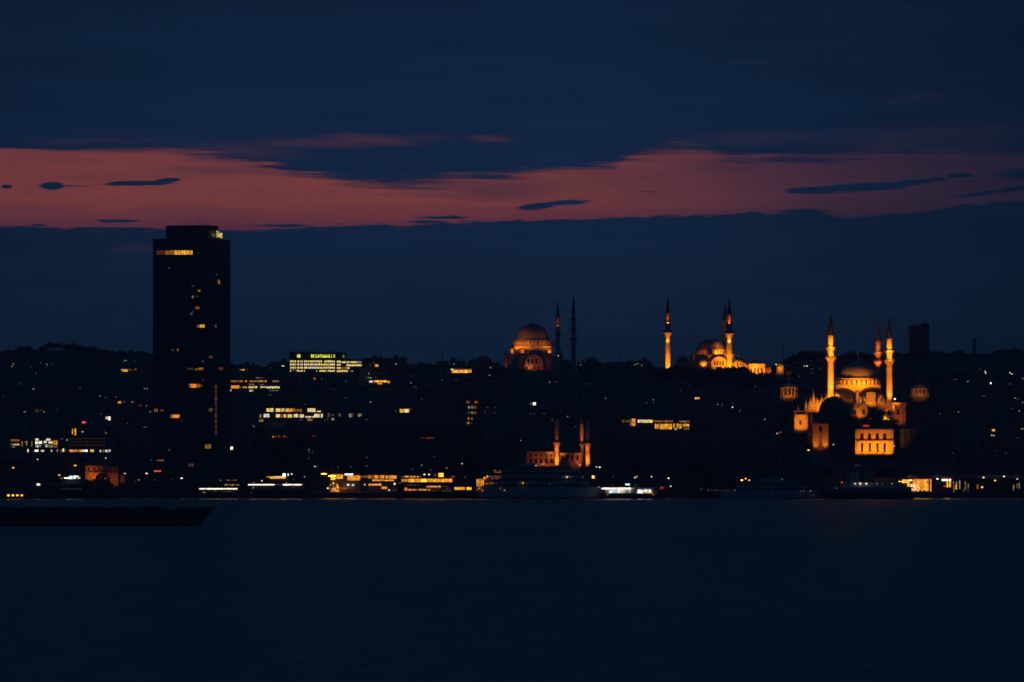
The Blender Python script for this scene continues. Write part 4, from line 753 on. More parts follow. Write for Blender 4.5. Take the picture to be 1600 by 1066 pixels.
for x, y in ((242,750),(268,750),(212,753)): win(t_, A, B, x-.7, x+.7, y-.7, y+.7, 'w1')
win(t_, A, B, 388.6, 391, 700, 702, 'w1') if 0 else None

# ------------------------------------------------------------------ unlit houses filling the slope
rf_ = random.Random(21); nf = 0; GRP = 'unlit houses of the dark hillside'
def zone(px, py):
    band = 'upper' if py < 610 else 'middle' if py < 665 else 'lower'
    seg = [(240,'left of the office tower'),(460,'between the office tower and the rooftop sign'),(780,'between the rooftop sign and the great domed mosque'),(1030,'between the two hilltop mosques'),(1230,'left of the large floodlit mosque'),(1480,'around the large floodlit mosque'),(9999,'at the right edge')]
    return 'unlit house on the %s dark slope %s' % (band, [s for a, s in seg if px < a][0])
rows_ = [2815+i*62 for i in range(18)]
for D in rows_:
    x = X(-10, D)+rf_.uniform(0,10)
    while x < X(1610, D):
        wd = rf_.uniform(10,22); hgt = rf_.uniform(7,14)*(1 if D < 3500 else .8); d_ = D+rf_.uniform(-16,16); dp = rf_.uniform(9,14); x0, x1 = x, x+wd
        x += wd+rf_.uniform(1,12)
        if rf_.random() < .22 or nf >= 270: continue
        if any(x0-1 < b and x1+1 > a and d_-1 < d and d_+dp+1 > c for a, b, c, d in FOOT): continue
        zb = ground((x0+x1)/2, d_); p0, p1 = PX(x0,d_), PX(x1,d_); yt = PY(zb+hgt, d_); yb = PY(zb, d_)
        if yt < (566 if 360 < p0 < 1200 else 556): yt = 566 if 360 < p0 < 1200 else 556
        if yb-yt < 8 or (D > 3700 and not (440 < p0 < 1030)): continue
        _, _, yt2 = clamp_rect(p0, p1, yt, d_, None)
        if yb-yt2 < 9: continue
        nf += 1
        building(zone(p0, yb), p0, p1, yt2, d_, dp, None, rf_.choice(WM), rf_.choice(['flat','hip','hip']), name='house', cat='house', group=GRP)

# ------------------------------------------------------------------ trees
def tree_mesh(seed, h, r, n=420):
    r_ = random.Random(seed); tb = MB(); tb.tube((0,0,-1), (0,0,h*.45), r*.07+.12, r*.04+.08, 7); lobes = []
    for k in range(7):
        a = r_.uniform(0,6.28); rr_ = r*r_.uniform(.25,.62); zc = h*r_.uniform(.42,.82); c = Vector((rr_*math.cos(a), rr_*math.sin(a), zc)); lobes.append((c, r*r_.uniform(.34,.55)))
        tb.tube((0,0,h*r_.uniform(.25,.42)), c, r*.03+.06, .04, 5)
    lobes.append((Vector((r_.uniform(-.1,.1)*r,0,h*.86)), r*.42)); lobes.append((Vector((0,0,h*.6)), r*.55))
    cb = MB()
    for k in range(n):
        c, lr = r_.choice(lobes); v = Vector((r_.gauss(0,1), r_.gauss(0,1), r_.gauss(0,1))).normalized()*lr*r_.uniform(.55,1.08); v.z *= .85; p = c+v
        s_ = r_.uniform(.35,.85)*r/5+.12; u = Vector((r_.gauss(0,1), r_.gauss(0,1), r_.gauss(0,1))).normalized(); w = u.orthogonal().normalized(); q = u.cross(w)
        cb.add([p-w*s_, p-q*s_*.7+u*s_*.2, p+w*s_, p+q*s_*.7-u*s_*.2], [(0,1,2,3)])
    return tb, cb
TREES = []
for sd, h, r in ((1,9,4.2),(2,12,5),(3,10,5.6),(4,14,5.2)):
    tb, cb = tree_mesh(sd, h, r); a = tb.build('trunk', BARK); b = cb.build('crown', LEAF); ma, mb2 = a.data, b.data
    bpy.data.objects.remove(a); bpy.data.objects.remove(b); TREES.append((ma, mb2, h))
tb = MB().tube((0,0,-1),(0,0,3),.25,.2); cb = MB(); r_ = random.Random(9)
for k in range(420):
    z = r_.uniform(1,15); rad = (1.6*(1-((z-1)/14.5))**.6+.15)*r_.uniform(.5,1.05); a = r_.uniform(0,6.28); p = Vector((rad*math.cos(a), rad*math.sin(a), z)); u = Vector((r_.gauss(0,1), r_.gauss(0,1), r_.gauss(0,1))).normalized(); w = u.orthogonal().normalized(); q = u.cross(w); s_ = .4
    cb.add([p-w*s_, p-q*s_, p+w*s_, p+q*s_], [(0,1,2,3)])
a = tb.build('trunk', BARK); b = cb.build('crown', LEAF); TREES.append((a.data, b.data, 15)); bpy.data.objects.remove(a); bpy.data.objects.remove(b)
def tree(k, x, D, sc, label, group, rz=0, z=None):
    zb = ground(x, D) if z is None else z
    t_ = thing('cypress' if k == 4 else 'tree', label, 'tree', (x, D, zb), group); t_.rotation_euler[2] = rz; t_.scale = (sc,sc,sc)
    for nm, me in (('trunk', TREES[k][0]), ('crown', TREES[k][1])):
        c = bpy.data.objects.new(nm, me); COL.objects.link(c); c.parent = t_
SKY_ = [(-10,549),(20,546),(32,541),(42,541),(55,546),(74,536),(90,534),(98,541),(108,537),(118,535),(130,541),(150,542),(165,546),(185,549),(205,548),(225,551),(240,553),(258,553)]
SKR = [(1208,572),(1222,566),(1232,558),(1244,554),(1256,548),(1268,547),(1280,549),(1290,553),(1304,556),(1318,554),(1330,549),(1344,548),(1356,553),(1368,556),(1384,554),(1398,550),(1412,551),(1426,550),(1456,549),(1470,550),(1484,550),(1508,549),(1518,552),(1532,552),(1546,549),(1556,547),(1566,545),(1578,544),(1590,545),(1604,549),(1618,552)]
SKM = [(362,568),(378,569),(394,571),(410,573),(428,576),(612,571),(626,572),(642,572),(656,567),(672,567),(682,570),(704,562),(776,573),(788,574),(905,571),(914,566),(940,567),(950,570),(983,570),(1008,566),(1016,567),(1026,567),(1034,571),(1052,574),(1206,577)]
rt = random.Random(5)
def dense(l, st=6.2):
    o = []; x = l[0][0]
    while x < l[-1][0]: o.append((x, lerp(l, x)+rt.uniform(-.3,2.2))); x += st*rt.uniform(.75,1.3)
    return o
SKY_ = dense(SKY_); SKR = dense(SKR)
for grp, lst, lab in (('trees along the left skyline', SKY_, 'tree crown on the wooded skyline left of the office tower'),('trees along the right skyline', SKR, 'tree crown on the skyline behind the large floodlit mosque'),('trees on the central ridge', SKM, 'dark tree on the central ridge between the skyline buildings')):
    for i, (px, yt) in enumerate(lst):
        for rep in range(1 if lst is not SKM else 2):
            D = S1-40+rt.uniform(-25,25)-rep*70; xx = X(px+rep*7, D); zb = ground(xx, D); hh = Z(yt+rep*4, D)-zb
            if any(a-3 < xx < b+3 and c-5 < D < d+5 for a, b, c, d in FOOT): continue
            if hh < 4: hh = 4
            k = rt.choice((0,1,2,2)); sc = min(1.7, hh/TREES[k][2])
            if any(e > D+.5 and a-6 < px+rep*7 < b+6 and d > yt+2 for a, b, c, d, e in LIT if e < 3960 and c > 556): 
                continue
            tree(k, xx, D, sc, lab, grp, rt.uniform(0,6))
# trees on the slope and along the shore
nt = 0
for i in range(400):
    if nt >= 60: break
    D = rt.uniform(2800,3700); px = rt.uniform(0,1600); xx = X(px, D); k = rt.choice((0,1,2,4)); sc = rt.uniform(.6,1); zb = ground(xx, D); yt = PY(zb+TREES[k][2]*sc, D)
    if any(a-4 < xx < b+4 and c-4 < D < d+4 for a, b, c, d in FOOT): continue
    if any(e > D and a-14 < px < b+14 and d > yt-1 and c < PY(zb,D) for a, b, c, d, e in LIT): continue
    FOOT.append((xx-4,xx+4,D-4,D+4)); tree(k, xx, D, sc, 'cypress on the dark slope' if k == 4 else 'leafy tree between the dark houses of the slope', 'scattered trees on the slope', rt.uniform(0,6)); nt += 1
for px, yt, D, k, lab in ((136,750,2762,0,'low dark tree at the left foot of the gatehouse'),(146,747,2759,4,'narrow dark tree left of the gatehouse arch'),(160,749,2757,0,'low dark tree before the gatehouse arch'),(171,755,2757,0,'low dark tree at the right foot of the gatehouse arch'),
        (30,738,2765,1,'dark shore tree at the far left'),(700,733,2764,1,'dark shore tree behind the long floating restaurant'),(1075,744,2764,2,'dark shore tree right of the small lit ferry'),(1092,748,2764,0,'smaller dark shore tree beside the low white dotted lights'),(1140,742,2766,1,'dark shore tree left of the three orange quay lamps'),
        (1330,648,2897,4,'pointed dark tree before the lit wall of the large mosque'),(1375,642,2897,3,'dark tree crown covering the lit wall of the large mosque'),(1392,650,2898,1,'dark tree crown right of the one covering the mosque wall'),(1360,650,2896,0,'low dark crown between the mosque wall and the arcade')):
    zb = 2.2 if D < S0 else (ground(X(px,D),D) if D < 2800 else Z(680,D)); sc = (Z(yt,D)-zb)/TREES[k][2]
    tree(k, X(px,D), D, sc, lab, None, 1.3*k, zb)

for i, px in enumerate(range(1034, 1206, 6)):
    D = 3652+rt.uniform(-10,10); x_ = X(px, D); k = (0,2,1,0,2)[i%5]; yt = 574.5+rt.uniform(-1.5,3)+(4 if 1085 < px < 1120 else 0)+(10 if px > 1168 else 0)
    tree(k, x_, D, (Z(yt,D)-ground(x_,D))/TREES[k][2], 'dark tree along the terrace below the hilltop mosque', 'trees below the hilltop mosque', i*1.7)
# ------------------------------------------------------------------ quay lamps
def lamp(px, py, code, lab, D=2752, r=.42, pole=True):
    x = X(px, D); z = Z(py, D); zb = 2.2 if D < S0 else ground(x, D)
    t_ = thing('street_lamp', lab, 'street lamp', (x, D, zb), 'quay and street lamps')
    if pole: MB().tube((x,D+.3,zb), (x,D+.3,z+.1), .11, .07, 6).tube((x,D+.3,z+.1),(x,D-.1,z+.25),.07,.05,5).build('pole', METAL, t_)
    MB().lathe(x, D-.1, [(.05,z+.32),(r*.7,z+.22),(r,z),(r*.7,z-.22),(.05,z-.3)], 8).build('lamp_head', em(code), t_)
    return t_
LMP = [(21,731,'y4',.6,'amber quay lamp at the far left'),(59,718,'w3',.4,'small white quay lamp left of the arched gatehouse'),(117.7,727.5,'y4',.7,'large amber quay lamp just left of the arched gatehouse'),(165.5,716,'w3',.4,'small white lamp above the arched gatehouse'),(93,742.5,'y4',.6,'amber lamp over the white lit boat cabin'),
 (195.5,740,'w3',.5,'white lamp at the right corner of the arched gatehouse'),(229.5,740,'w4',.55,'white lamp on a tall pole below the office tower'),(217,750,'w2',.35,'dim low lamp between the gatehouse and the tall pole lamp'),(284,747.5,'w4',.5,'white lamp below the small pinkish window'),
 (476,745,'w2',.4,'small white lamp between the white ferry and the bright orange lamps'),(492,729,'w3',.4,'white lamp above and left of the blazing orange lamp'),(496,729.5,'w1',.35,'dim lamp close beside the white one above the blazing orange lamp'),(629,745,'w2',.35,'small lamp at the left of the long yellow restaurant windows'),
 (644.5,733,'w1',.35,'dim lamp high above the long yellow restaurant windows, left one'),(659,727,'w2',.35,'dim lamp high above the yellow restaurant windows, middle one'),(673,735,'w1',.35,'dim lamp low above the pair of white lamps'),(698,731.5,'w2',.35,'dim lamp high right of the amber blob'),(722,724.5,'w3',.4,'white lamp high between the restaurant and the big ferry'),(727,745.5,'w1',.35,'dim lamp at the right end of the restaurant roof'),
 (663.2,741.6,'w4',.5,'left one of the pair of white lamps over the restaurant roof'),(670.4,741.6,'w4',.5,'right one of the pair of white lamps over the restaurant roof'),(528.5,730,'w1',.35,'dim lamp above the orange kiosk wall'),
 (932,729.6,'w3',.4,'left one of two white lamps behind the bow of the big ferry'),(937,730.2,'w4',.45,'right one of two white lamps behind the bow of the big ferry'),(992,746.4,'w3',.45,'left one of two warm lamps above the small lit ferry'),(995,744.6,'y3',.45,'right one of two warm lamps above the small lit ferry'),(1018,745,'w3',.4,'white lamp above the stern of the small lit ferry'),
 (1044.5,747.5,'w4',.4,'white lamp right of the small lit ferry, upper'),(1048,760,'w3',.4,'white lamp right of the small lit ferry, lower'),(957.5,745,'w1',.35,'dim mast lamp above the roof of the small lit ferry'),(1159,750.5,'o5',.55,'orange quay lamp, leftmost and brightest of three'),(1165,748,'o4',.5,'orange quay lamp, middle one of three'),(1170.5,750.5,'o4',.45,'orange quay lamp, rightmost of three'),
 (1179,756,'w2',.35,'small white lamp right of the three orange quay lamps'),(1096,770,'o2',.45,'dim orange light low at the shore left of the white dotted lights'),(1337,727.5,'w1',.35,'dim lamp on the dark terrace below the floodlit arcade, left'),(1341,727.5,'w1',.35,'dim lamp on the dark terrace below the floodlit arcade, right'),
 (1263,703.5,'y4',.7,'round yellow lamp left of the foot of the buttress tower'),(1302,695,'w3',.35,'small white lamp right of the foot of the buttress tower'),(1397,697,'w3',.4,'small white lamp at the right corner of the floodlit arcade'),(1536.5,746.2,'w4',.4,'white lamp above the middle of the terminal roof'),(1568.5,744.6,'w4',.45,'white lamp above the right part of the terminal roof'),(1589,748.6,'w3',.4,'white lamp at the right end of the terminal roof'),
 (1554.5,751,'y4',.5,'amber lamp on a pole in front of the dark terminal'),(1464.5,748.5,'w4',.5,'white lamp between the two bright terminal openings'),(825,726,'w1',.35,'dim lamp at the left foot of the shore mosque'),(837.5,728.2,'w3',.45,'white lamp at the left foot of the shore mosque'),(849,725,'y3',.4,'warm lamp before the left wall of the shore mosque'),(866.5,730.6,'w3',.4,'white lamp at the foot of the lit shaft of the shore mosque'),
 (901,723,'w2',.4,'pale lamp at the foot of the rear shaft of the shore mosque'),(907,726,'y3',.4,'warm lamp between the two right shafts of the shore mosque')]
for px, py, c, r, lab in LMP:
    D = 2752 if py > 722 else 2776
    if lab.startswith(('round yellow','small white lamp right of the foot','small white lamp at the right corner')): D = 2852
    if 'terminal' in lab: D = 2722
    if 'shore mosque' in lab: D = 2772
    lamp(px, py, c, lab, D, r)
    if lab.startswith('small white lamp above the arched'): pass

# ------------------------------------------------------------------ blazing orange lamps and lit quay buildings
D = 2735
for px, py, r, c, lab in ((506.5,740.5,1.5,'o5','blazing orange sodium lamp on the quay, the left of two'),(519,744,1.9,'y5','blazing yellow floodlight on the quay beside the orange lamp')):
    lamp(px, py, c, lab, D, r)
BRK = mat('warm_render', (.45,.33,.2), .85)
t_, A, B = building('orange lit quay kiosk with a bright white sign band', 515, 563, 738.5, 2745, 8, None, BRK, 'flat', name='kiosk', cat='kiosk', hut=False)
rr = random.Random(31)
row(t_, A, B, 517, 524, 746, 8, 2, ['y4'], 1, .95, rr); row(t_, A, B, 524, 536, 745, 6.5, 3, ['y3','o4','y3'], 1, .95, rr); win(t_, A, B, 538.5, 551.5, 739.8, 742.6, 'w4', name='sign_band'); row(t_, A, B, 543, 563, 747, 7.4, 5, ['o3'], 1, .99, rr)
for i in range(16):
    x = 514+rr.random()*14; y = 751+rr.random()*13; win(t_, A, B, x, x+rr.uniform(1,2.6), y, y+rr.uniform(1,2.4), rr.choice(['y3','o3','w3','y4','o2']))
for x0,x1,y0,y1,c in [(517,530,765.8,768.2,'o3'),(529,545,762,763.6,'o2'),(530,541,764.3,765.6,'r2'),(536,540,758.6,761,'p1'),(542.6,546.6,756.6,759,'w3'),(550,553.4,757,759,'w3'),(511,513.6,761.6,764.2,'w3'),(515,516.6,763,765,'w2')]: win(t_, A, B, x0, x1, y0, y1, c, name='light', th=.5)
t_, A, B = building('low quay pavilion with an uneven amber window strip, middle of the lit shore', 563.4, 621, 740.5, 2748, 8, None, BRK, 'flat', name='kiosk', cat='kiosk', hut=False)
row(t_, A, B, 564, 575.5, 745, 2.6, 4, ['o2','r2'], 1, .9, rr); row(t_, A, B, 576, 606, 745.2, 4.8, 10, ['o3','y3','o3','o2'], 1, .9, rr, 1); row(t_, A, B, 607.5, 619.5, 745.6, 5, 3, ['o3'], 1, .97, rr); row(t_, A, B, 582, 616, 750.6, 2, 12, ['y3','o3','y3'], .95, .92, rr, .6)
row(t_, A, B, 576, 596, 757.5, 2.6, 7, ['y3','o3'], 1, .85, rr, .6); row(t_, A, B, 596, 605, 762.4, 3.4, 2, ['y3'], 1, .95, rr); win(t_, A, B, 569, 571, 756.4, 758.4, 'w3'); win(t_, A, B, 607, 609, 764.8, 766.6, 'w3'); win(t_, A, B, 610, 621, 765.2, 766.4, 'p1'); win(t_, A, B, 615.6, 617.8, 755, 757.4, 'w4')

# ------------------------------------------------------------------ ships
def hull(x0, x1, ytop, D, bw, bow=1, sheer=0, stern=.5, yw=None, name='hull', m_=HULLD, parent=None, rake=10):
    """x in photo pixels; bow at x1 when bow=1; loft of closed sections"""
    if bow < 0: x0, x1 = x1, x0
    n = 18; vs = []; fs = []; zt = Z(ytop, D)
    for i in range(n+1):
        s = i/n; xx = X(x0+(x1-x0)*s, D); b = bw*min(1, stern+(1-stern)*min(1,s*5))*min(1, max(.02, (1-s)*4.2))**.6
        zs = zt+sheer*D/F*(max(0, s-.72)/.28)**1.6; rk = (X(rake,D)-X(0,D))*(1 if bow > 0 else -1)*max(0, (s-.6)/.4)**2
        for y_, z_, k in ((-b*.75,-.8,1),(-b,.9,.8),(-b,zs,0),(b,zs,0),(b,.9,.8),(b*.75,-.8,1)): vs.append((xx-rk*k, D+bw+y_, z_))
    for i in range(n):
        for k in range(6): fs.append((i*6+k, i*6+(k+1)%6, (i+1)*6+(k+1)%6, (i+1)*6+k))
    fs.append(tuple(range(6))); fs.append(tuple(n*6+k for k in range(6))[::-1])
    return MB().add(vs, fs).build(name, m_, parent)
def rail(parent, x0, x1, y, D, h=1.1):
    r_ = MB(); z = Z(y, D); r_.box(X(x0,D), X(x1,D), D-.04, D+.04, z+h-.06, z+h); r_.box(X(x0,D), X(x1,D), D-.03, D+.03, z+h*.5, z+h*.5+.04)
    n = max(2, int((x1-x0)/6))
    for k in range(n+1):
        x = X(x0+(x1-x0)*k/n, D); r_.box(x-.04, x+.04, D-.04, D+.04, z, z+h)
    return r_.build('railing', METAL, parent)
def deck(parent, x0, x1, yt, yb, D, dep, m_=HULLW, n=0, wh=.45, over=1.5):
    d = MB().pbox(x0, x1, yt+1.2, yb, D, dep).build('deck_house', m_, parent); MB().pbox(x0-over, x1+over, yt, yt+1.2, D-.6, dep+1.2).build('deck_plate', m_, parent)
    if n:
        w = (x1-x0)/n; h = yb-yt
        for k in range(n): MB().pbox(x0+w*k+w*.12, x0+w*k+w*.88, yt+1.2+h*(.5-wh/2), yt+1.2+h*(.5+wh/2), D-.08, .2).build('window', DGLASS, d)
    return d
# barge in mid channel
DB = 1764
t_ = thing('barge', 'long low unlit barge with a raised bow crossing the dark water', 'barge', (X(150,DB), DB+6, 0))
hull(-190, 335, 798.5, DB, 6, 1, 6.5, .8, m_=HULLB, parent=t_, rake=26); MB().pbox(-150, 262, 794.5, 800, DB+2.2, 7).build('hatch_coaming', HULLB, t_)
for k in range(9): MB().pbox(-140+k*44, -102+k*44, 793, 794.8, DB+2.6, 6).build('hatch_cover', mat('tarpaulin', (.02,.022,.025), .9), t_)
MB().pbox(212, 268, 791.8, 793, DB+4, 2).build('deck_pipe', HULLB, t_); MB().tube(P(318,792,DB+6), P(318,787,DB+6), .12).build('bow_post', METAL, t_)
for k in range(6): MB().lathe(X(200+k*20,DB), DB+1.2, [(.25,Z(798.5,DB)),(.25,Z(796.2,DB)),(.35,Z(795.9,DB))], 8).build('bollard', METAL, t_)
rail(t_, 276, 318, 797, DB+.6, .9)

# big car ferry
D = 2672; yw = 696+25*F/D
t_ = thing('ferry', 'big unlit four decked ferry with an orange lit stern, moored below the shore mosque', 'ferry', (X(850,D), D+7, 0))
hull(748, 946, 763, D, 7, 1, 3, .8, m_=HULLW, parent=t_, rake=8)
for x0, x1, yt, yb, n in ((770,918,753,763,22),(776,912,743,753,20),(782,905,734,743,18),(800,888,728.5,734,10)): deck(t_, x0, x1, yt, yb, D+1.2, 11, n=n, wh=.42)
rail(t_, 776, 918, 753, D+1); rail(t_, 784, 912, 743, D+1); rail(t_, 888, 905, 734, D+1)
MB().pbox(812,836,724,729,D+4,5).build('funnel', HULLW, t_); MB().tube(P(884,729,D+6), P(884,714,D+6), .2, .1).build('mast', METAL, t_); MB().tube(P(926,763,D+6), P(926,741,D+6), .18, .08).build('mast', METAL, t_)
st = MB().pbox(744,770,748,764,D+1.5,10).build('stern_house', BRK, t_); A, B = (X(740,D+1.5),D+1.5), (X(790,D+1.5),D+1.5); rr = random.Random(41)
for x, y0, y1, c in ((744.5,749,760,'o3'),(747.5,748.6,760,'o3'),(751,748.4,760,'y3'),(754,750,759,'o3')): win(st, A, B, x, x+1.9, y0, y1, c)
for i in range(9): x = 743.5+rr.random()*11; y = 761+rr.random()*6; win(st, A, B, x, x+1.8, y, y+1.4, rr.choice(['r2','o3','p1','y3']), th=.4)
A, B = (X(740,D+1.1),D+1.1), (X(800,D+1.1),D+1.1)
for x, y in ((757,747),(761.5,745)): win(t_, A, B, x-1.5, x+1.5, y-1.8, y+1.8, 'o3', name='lamp', th=.3)
for yy, xa, xb in ((735.5,770,783),(738,772,783),(744.5,764,783),(747.5,765,780),(755,755,776),(756.6,758,770)): row(t_, A, B, xa, xb, yy, 1.7, max(4,int((xb-xa)/2.4)), ['o2','o1','p1','o2'], .85, .7, rr, 1)
A, B = (X(740,D+.2),D+.2), (X(950,D+.2),D+.2)
for x, y, c, r in ((927,745.5,'y4',2.2),(886,745.6,'w3',1.2),(910.5,745.8,'w1',1.1),(817,755,'o3',1.2),(859,757,'w1',.8),(782,763.4,'p1',1.6),(788.5,766,'w2',1),(935,761,'w3',1)): win(t_, A, B, x-r, x+r, y-r, y+r, c, name='deck_lamp', th=.5)

# small lit ferry
D = 2668
t_ = thing('ferry', 'small ferry with a glowing white roof edge and bright saloon windows', 'ferry', (X(985,D), D+4, 0))
hull(938, 1040, 771.5, D, 4.2, 1, 2.5, .7, m_=HULLD, parent=t_, rake=6); dk_ = deck(t_, 946, 1028, 761.5, 771.5, D+.8, 7); MB().pbox(990,1000,757,762,D+2,4).build('wheelhouse', HULLW, t_)
A, B = (X(938,D+.6),D+.6), (X(1030,D+.6),D+.6); rr = random.Random(51)
win(t_, A, B, 939.5, 986, 762.4, 764.6, 'w4', name='roof_light', th=.8); win(t_, A, B, 986, 991, 762.8, 764.2, 'w2', name='roof_light', th=.8)
row(t_, A, B, 951, 973, 768, 4.6, 9, ['w4','w3','c3'], 1, .8, rr, .8); row(t_, A, B, 974, 985, 768, 3.6, 5, ['w2','c2','w3'], .9, .7, rr, .8)
row(t_, A, B, 996, 1004, 768, 5, 3, ['w4'], 1, .8, rr, .8); row(t_, A, B, 1005, 1017, 767, 3.6, 4, ['w4','w3'], 1, .93, rr, .6); row(t_, A, B, 1004, 1020, 770, 2.4, 7, ['y3','o3','w3'], .9, .7, rr, .5)
row(t_, A, B, 948, 988, 773.2, 1.5, 12, ['o2','p1','o3'], 1, .96, rr, .3); row(t_, A, B, 993, 1024, 773, 1.7, 9, ['r2','o3','o3'], 1, .96, rr, .3)
win(t_, A, B, 977, 984, 755.9, 758.3, 'c4', name='cabin_light', th=.5); win(t_, A, B, 955.6, 958.6, 757, 759, 'r1', name='cabin_light', th=.5); win(t_, A, B, 1031, 1037, 760.4, 764.4, 'r2', name='red_flag_light', th=.2); win(t_, A, B, 933, 935.4, 760, 762, 'p1', name='deck_lamp', th=.2)
MB().tube(P(1006,762,D+4), P(1006,746,D+4), .14, .07).build('mast', METAL, t_); MB().tube(P(1034,771,D+4), P(1034,757,D+4), .1, .06).build('flagpole', METAL, t_); MB().tube(P(957,762,D+4), P(957,748,D+4), .1, .05).build('mast', METAL, t_)

# long floating restaurant
D = 2690
t_ = thing('floating_restaurant', 'long moored restaurant boat with one continuous band of bright yellow windows', 'boat', (X(683,D), D+6, 0))
hull(620, 746, 768, D, 6, 1, 1, .8, m_=HULLD, parent=t_, rake=4); deck(t_, 626, 709, 747, 754.5, D+2, 8, m_=BRK); deck(t_, 622, 741, 756.5, 768, D+1.5, 9, m_=HULLD)
A, B = (X(620,D+2),D+2), (X(745,D+2),D+2); rr = random.Random(61)
row(t_, A, B, 627.5, 637, 750.7, 4, 4, ['y3','o3'], 1, .9, rr, 1.2); row(t_, A, B, 638, 682, 750.8, 5, 11, ['y3','y3','y4'], 1, .96, rr); row(t_, A, B, 682.5, 706.5, 750.9, 5, 6, ['o3','y3','o3'], 1, .95, rr)
row(t_, A, B, 622, 632, 744.7, 1.8, 5, ['r2','o2','p1'], .8, .8, rr, .5) ; row(t_, A, B, 632, 658, 745, 2.2, 12, ['o2','o3','r2','y3'], .95, .85, rr, .8)
A, B = (X(620,D+1.5),D+1.5), (X(745,D+1.5),D+1.5)
row(t_, A, B, 622, 628, 755, 2.8, 2, ['p1','y2'], 1, .8, rr); win(t_, A, B, 633.4, 637, 757, 759, 'p1'); row(t_, A, B, 638, 657.5, 758, 1.6, 7, ['p1','w1'], .8, .7, rr, .4)
row(t_, A, B, 666, 688.5, 760.5, 2.3, 8, ['o3','o3','y3'], 1, .93, rr, .3); row(t_, A, B, 632, 672, 765.4, 2.6, 14, ['o3','o2','o3'], 1, .95, rr, .4); win(t_, A, B, 632, 636.5, 762, 766.6, 'o3'); row(t_, A, B, 668, 704, 763.4, 2.4, 14, ['r1','o1','p1','o2'], .8, .75, rr, 2.4); row(t_, A, B, 690, 701, 760, 1.6, 4, ['p1','r2'], 1, .7, rr); row(t_, A, B, 673, 706, 767, 1.4, 12, ['o1','w1','p1'], .7, .7, rr, .6)
row(t_, A, B, 710, 727, 763.4, 4.2, 4, ['y3','y3'], 1, .97, rr); row(t_, A, B, 729, 737, 763.6, 4.2, 2, ['y3','y4'], 1, .93, rr)
win(t_, A, B, 685, 693, 739.3, 745.3, 'y4', name='amber_sign', th=.5); win(t_, A, B, 678, 682, 740.2, 744.2, 'p1', name='red_sign', th=.5); win(t_, A, B, 705, 710.5, 743.6, 746.2, 'r2', name='red_sign', th=.5)
MB().pbox(676,712,746,747.3,D+3,3).build('sign_frame', METAL, t_)

# low ferries at the left
D = 2690
t_ = thing('ferry', 'low ferry drawn by one long thin white light line, right of the customs shed', 'ferry', (X(343,D), D+4, 0))
hull(306, 380, 769, D, 4, 1, 2, .7, parent=t_); deck(t_, 311, 373, 760.5, 769, D+.8, 6, HULLD); MB().pbox(340,360,753,760.5,D+2,3).build('wheelhouse', HULLD, t_); rr = random.Random(71)
A, B = (X(300,D+.2),D+.2), (X(390,D+.2),D+.2)
win(t_, A, B, 311.5, 371, 763, 764.8, 'w4', name='light_line', th=.3); row(t_, A, B, 343, 370, 750.6, 1.4, 9, ['p1','o2','w2'], .85, .55, rr, .6); row(t_, A, B, 351, 374, 757.8, 1.8, 8, ['o2','y3','w2'], .85, .65, rr, .4); win(t_, A, B, 317, 324, 769, 770.4, 'w2', name='port_light'); row(t_, A, B, 348, 362, 768.8, 1.2, 3, ['p1'], 1, .95, rr); win(t_, A, B, 335.6, 337.2, 765.4, 768.6, 'w1', name='port_light')
t_ = thing('ferry', 'longer low ferry with a broken white light line and a glowing upper saloon', 'ferry', (X(430,D), D+4, 0))
hull(382, 482, 766.5, D+2, 4, 1, 2, .7, parent=t_); deck(t_, 387, 474, 755, 766.5, D+2.8, 6, HULLD); deck(t_, 412, 450, 743, 755, D+3.2, 4, HULLD)
A, B = (X(380,D+2.2),D+2.2), (X(490,D+2.2),D+2.2)
win(t_, A, B, 388, 429, 756.6, 758.4, 'w4', name='light_line', th=.3); win(t_, A, B, 429, 441.5, 757, 758, 'w1', name='light_line', th=.3); win(t_, A, B, 442, 472, 756.6, 758.4, 'w4', name='light_line', th=.3)
row(t_, A, B, 422, 446, 746.6, 3, 8, ['y3','w3','y3'], 1, .98, rr); win(t_, A, B, 417, 428, 744.8, 745.9, 'y3'); win(t_, A, B, 427, 447, 744.4, 745.5, 'w3'); win(t_, A, B, 441.6, 446.4, 739.8, 744, 'w4'); win(t_, A, B, 449.4, 451.4, 740, 743.6, 'w3'); win(t_, A, B, 455, 457, 739.8, 742, 'w4')
for x, y, c in ((409.5,751.4,'w3'),(396.8,754.2,'y2'),(396,762.4,'w2'),(393,770.3,'w1'),(458.6,749.4,'w1'),(459,762,'w1'),(447,754.6,'w2')): win(t_, A, B, x-1, x+1, y-.9, y+.9, c, name='deck_lamp')
MB().tube(P(446,743,D+5), P(446,731,D+5), .12).build('mast', METAL, t_)
# dark ship at the left quay with white lit cabin, and the launch with four amber lamps
D = 2680
t_ = thing('ferry', 'dark ferry below the arched gatehouse with a small bright white cabin', 'ferry', (X(120,D), D+5, 0))
hull(44, 190, 766, D, 5.5, 1, 2.4, .7, parent=t_, rake=8); deck(t_, 52, 172, 756.5, 766, D+1, 9, MATS['dark_lead'], 16); deck(t_, 96, 130, 748.5, 756.5, D+2, 6, MATS['dark_lead'])
A, B = (X(40,D+.6),D+.6), (X(190,D+.6),D+.6)
for x0,x1,y0,y1,c in ((100.5,108,746.2,748,'w4'),(108,113.5,743.8,748.6,'c4'),(115,119,743.6,748.4,'w4'),(119,123.5,743.4,745.4,'w3'),(121.5,125.5,746,748,'w3'),(58,63,755.8,758.6,'w4'),(95.6,97.4,746.6,748,'w2')): win(t_, A, B, x0, x1, y0, y1, c, name='cabin_light', th=.4)
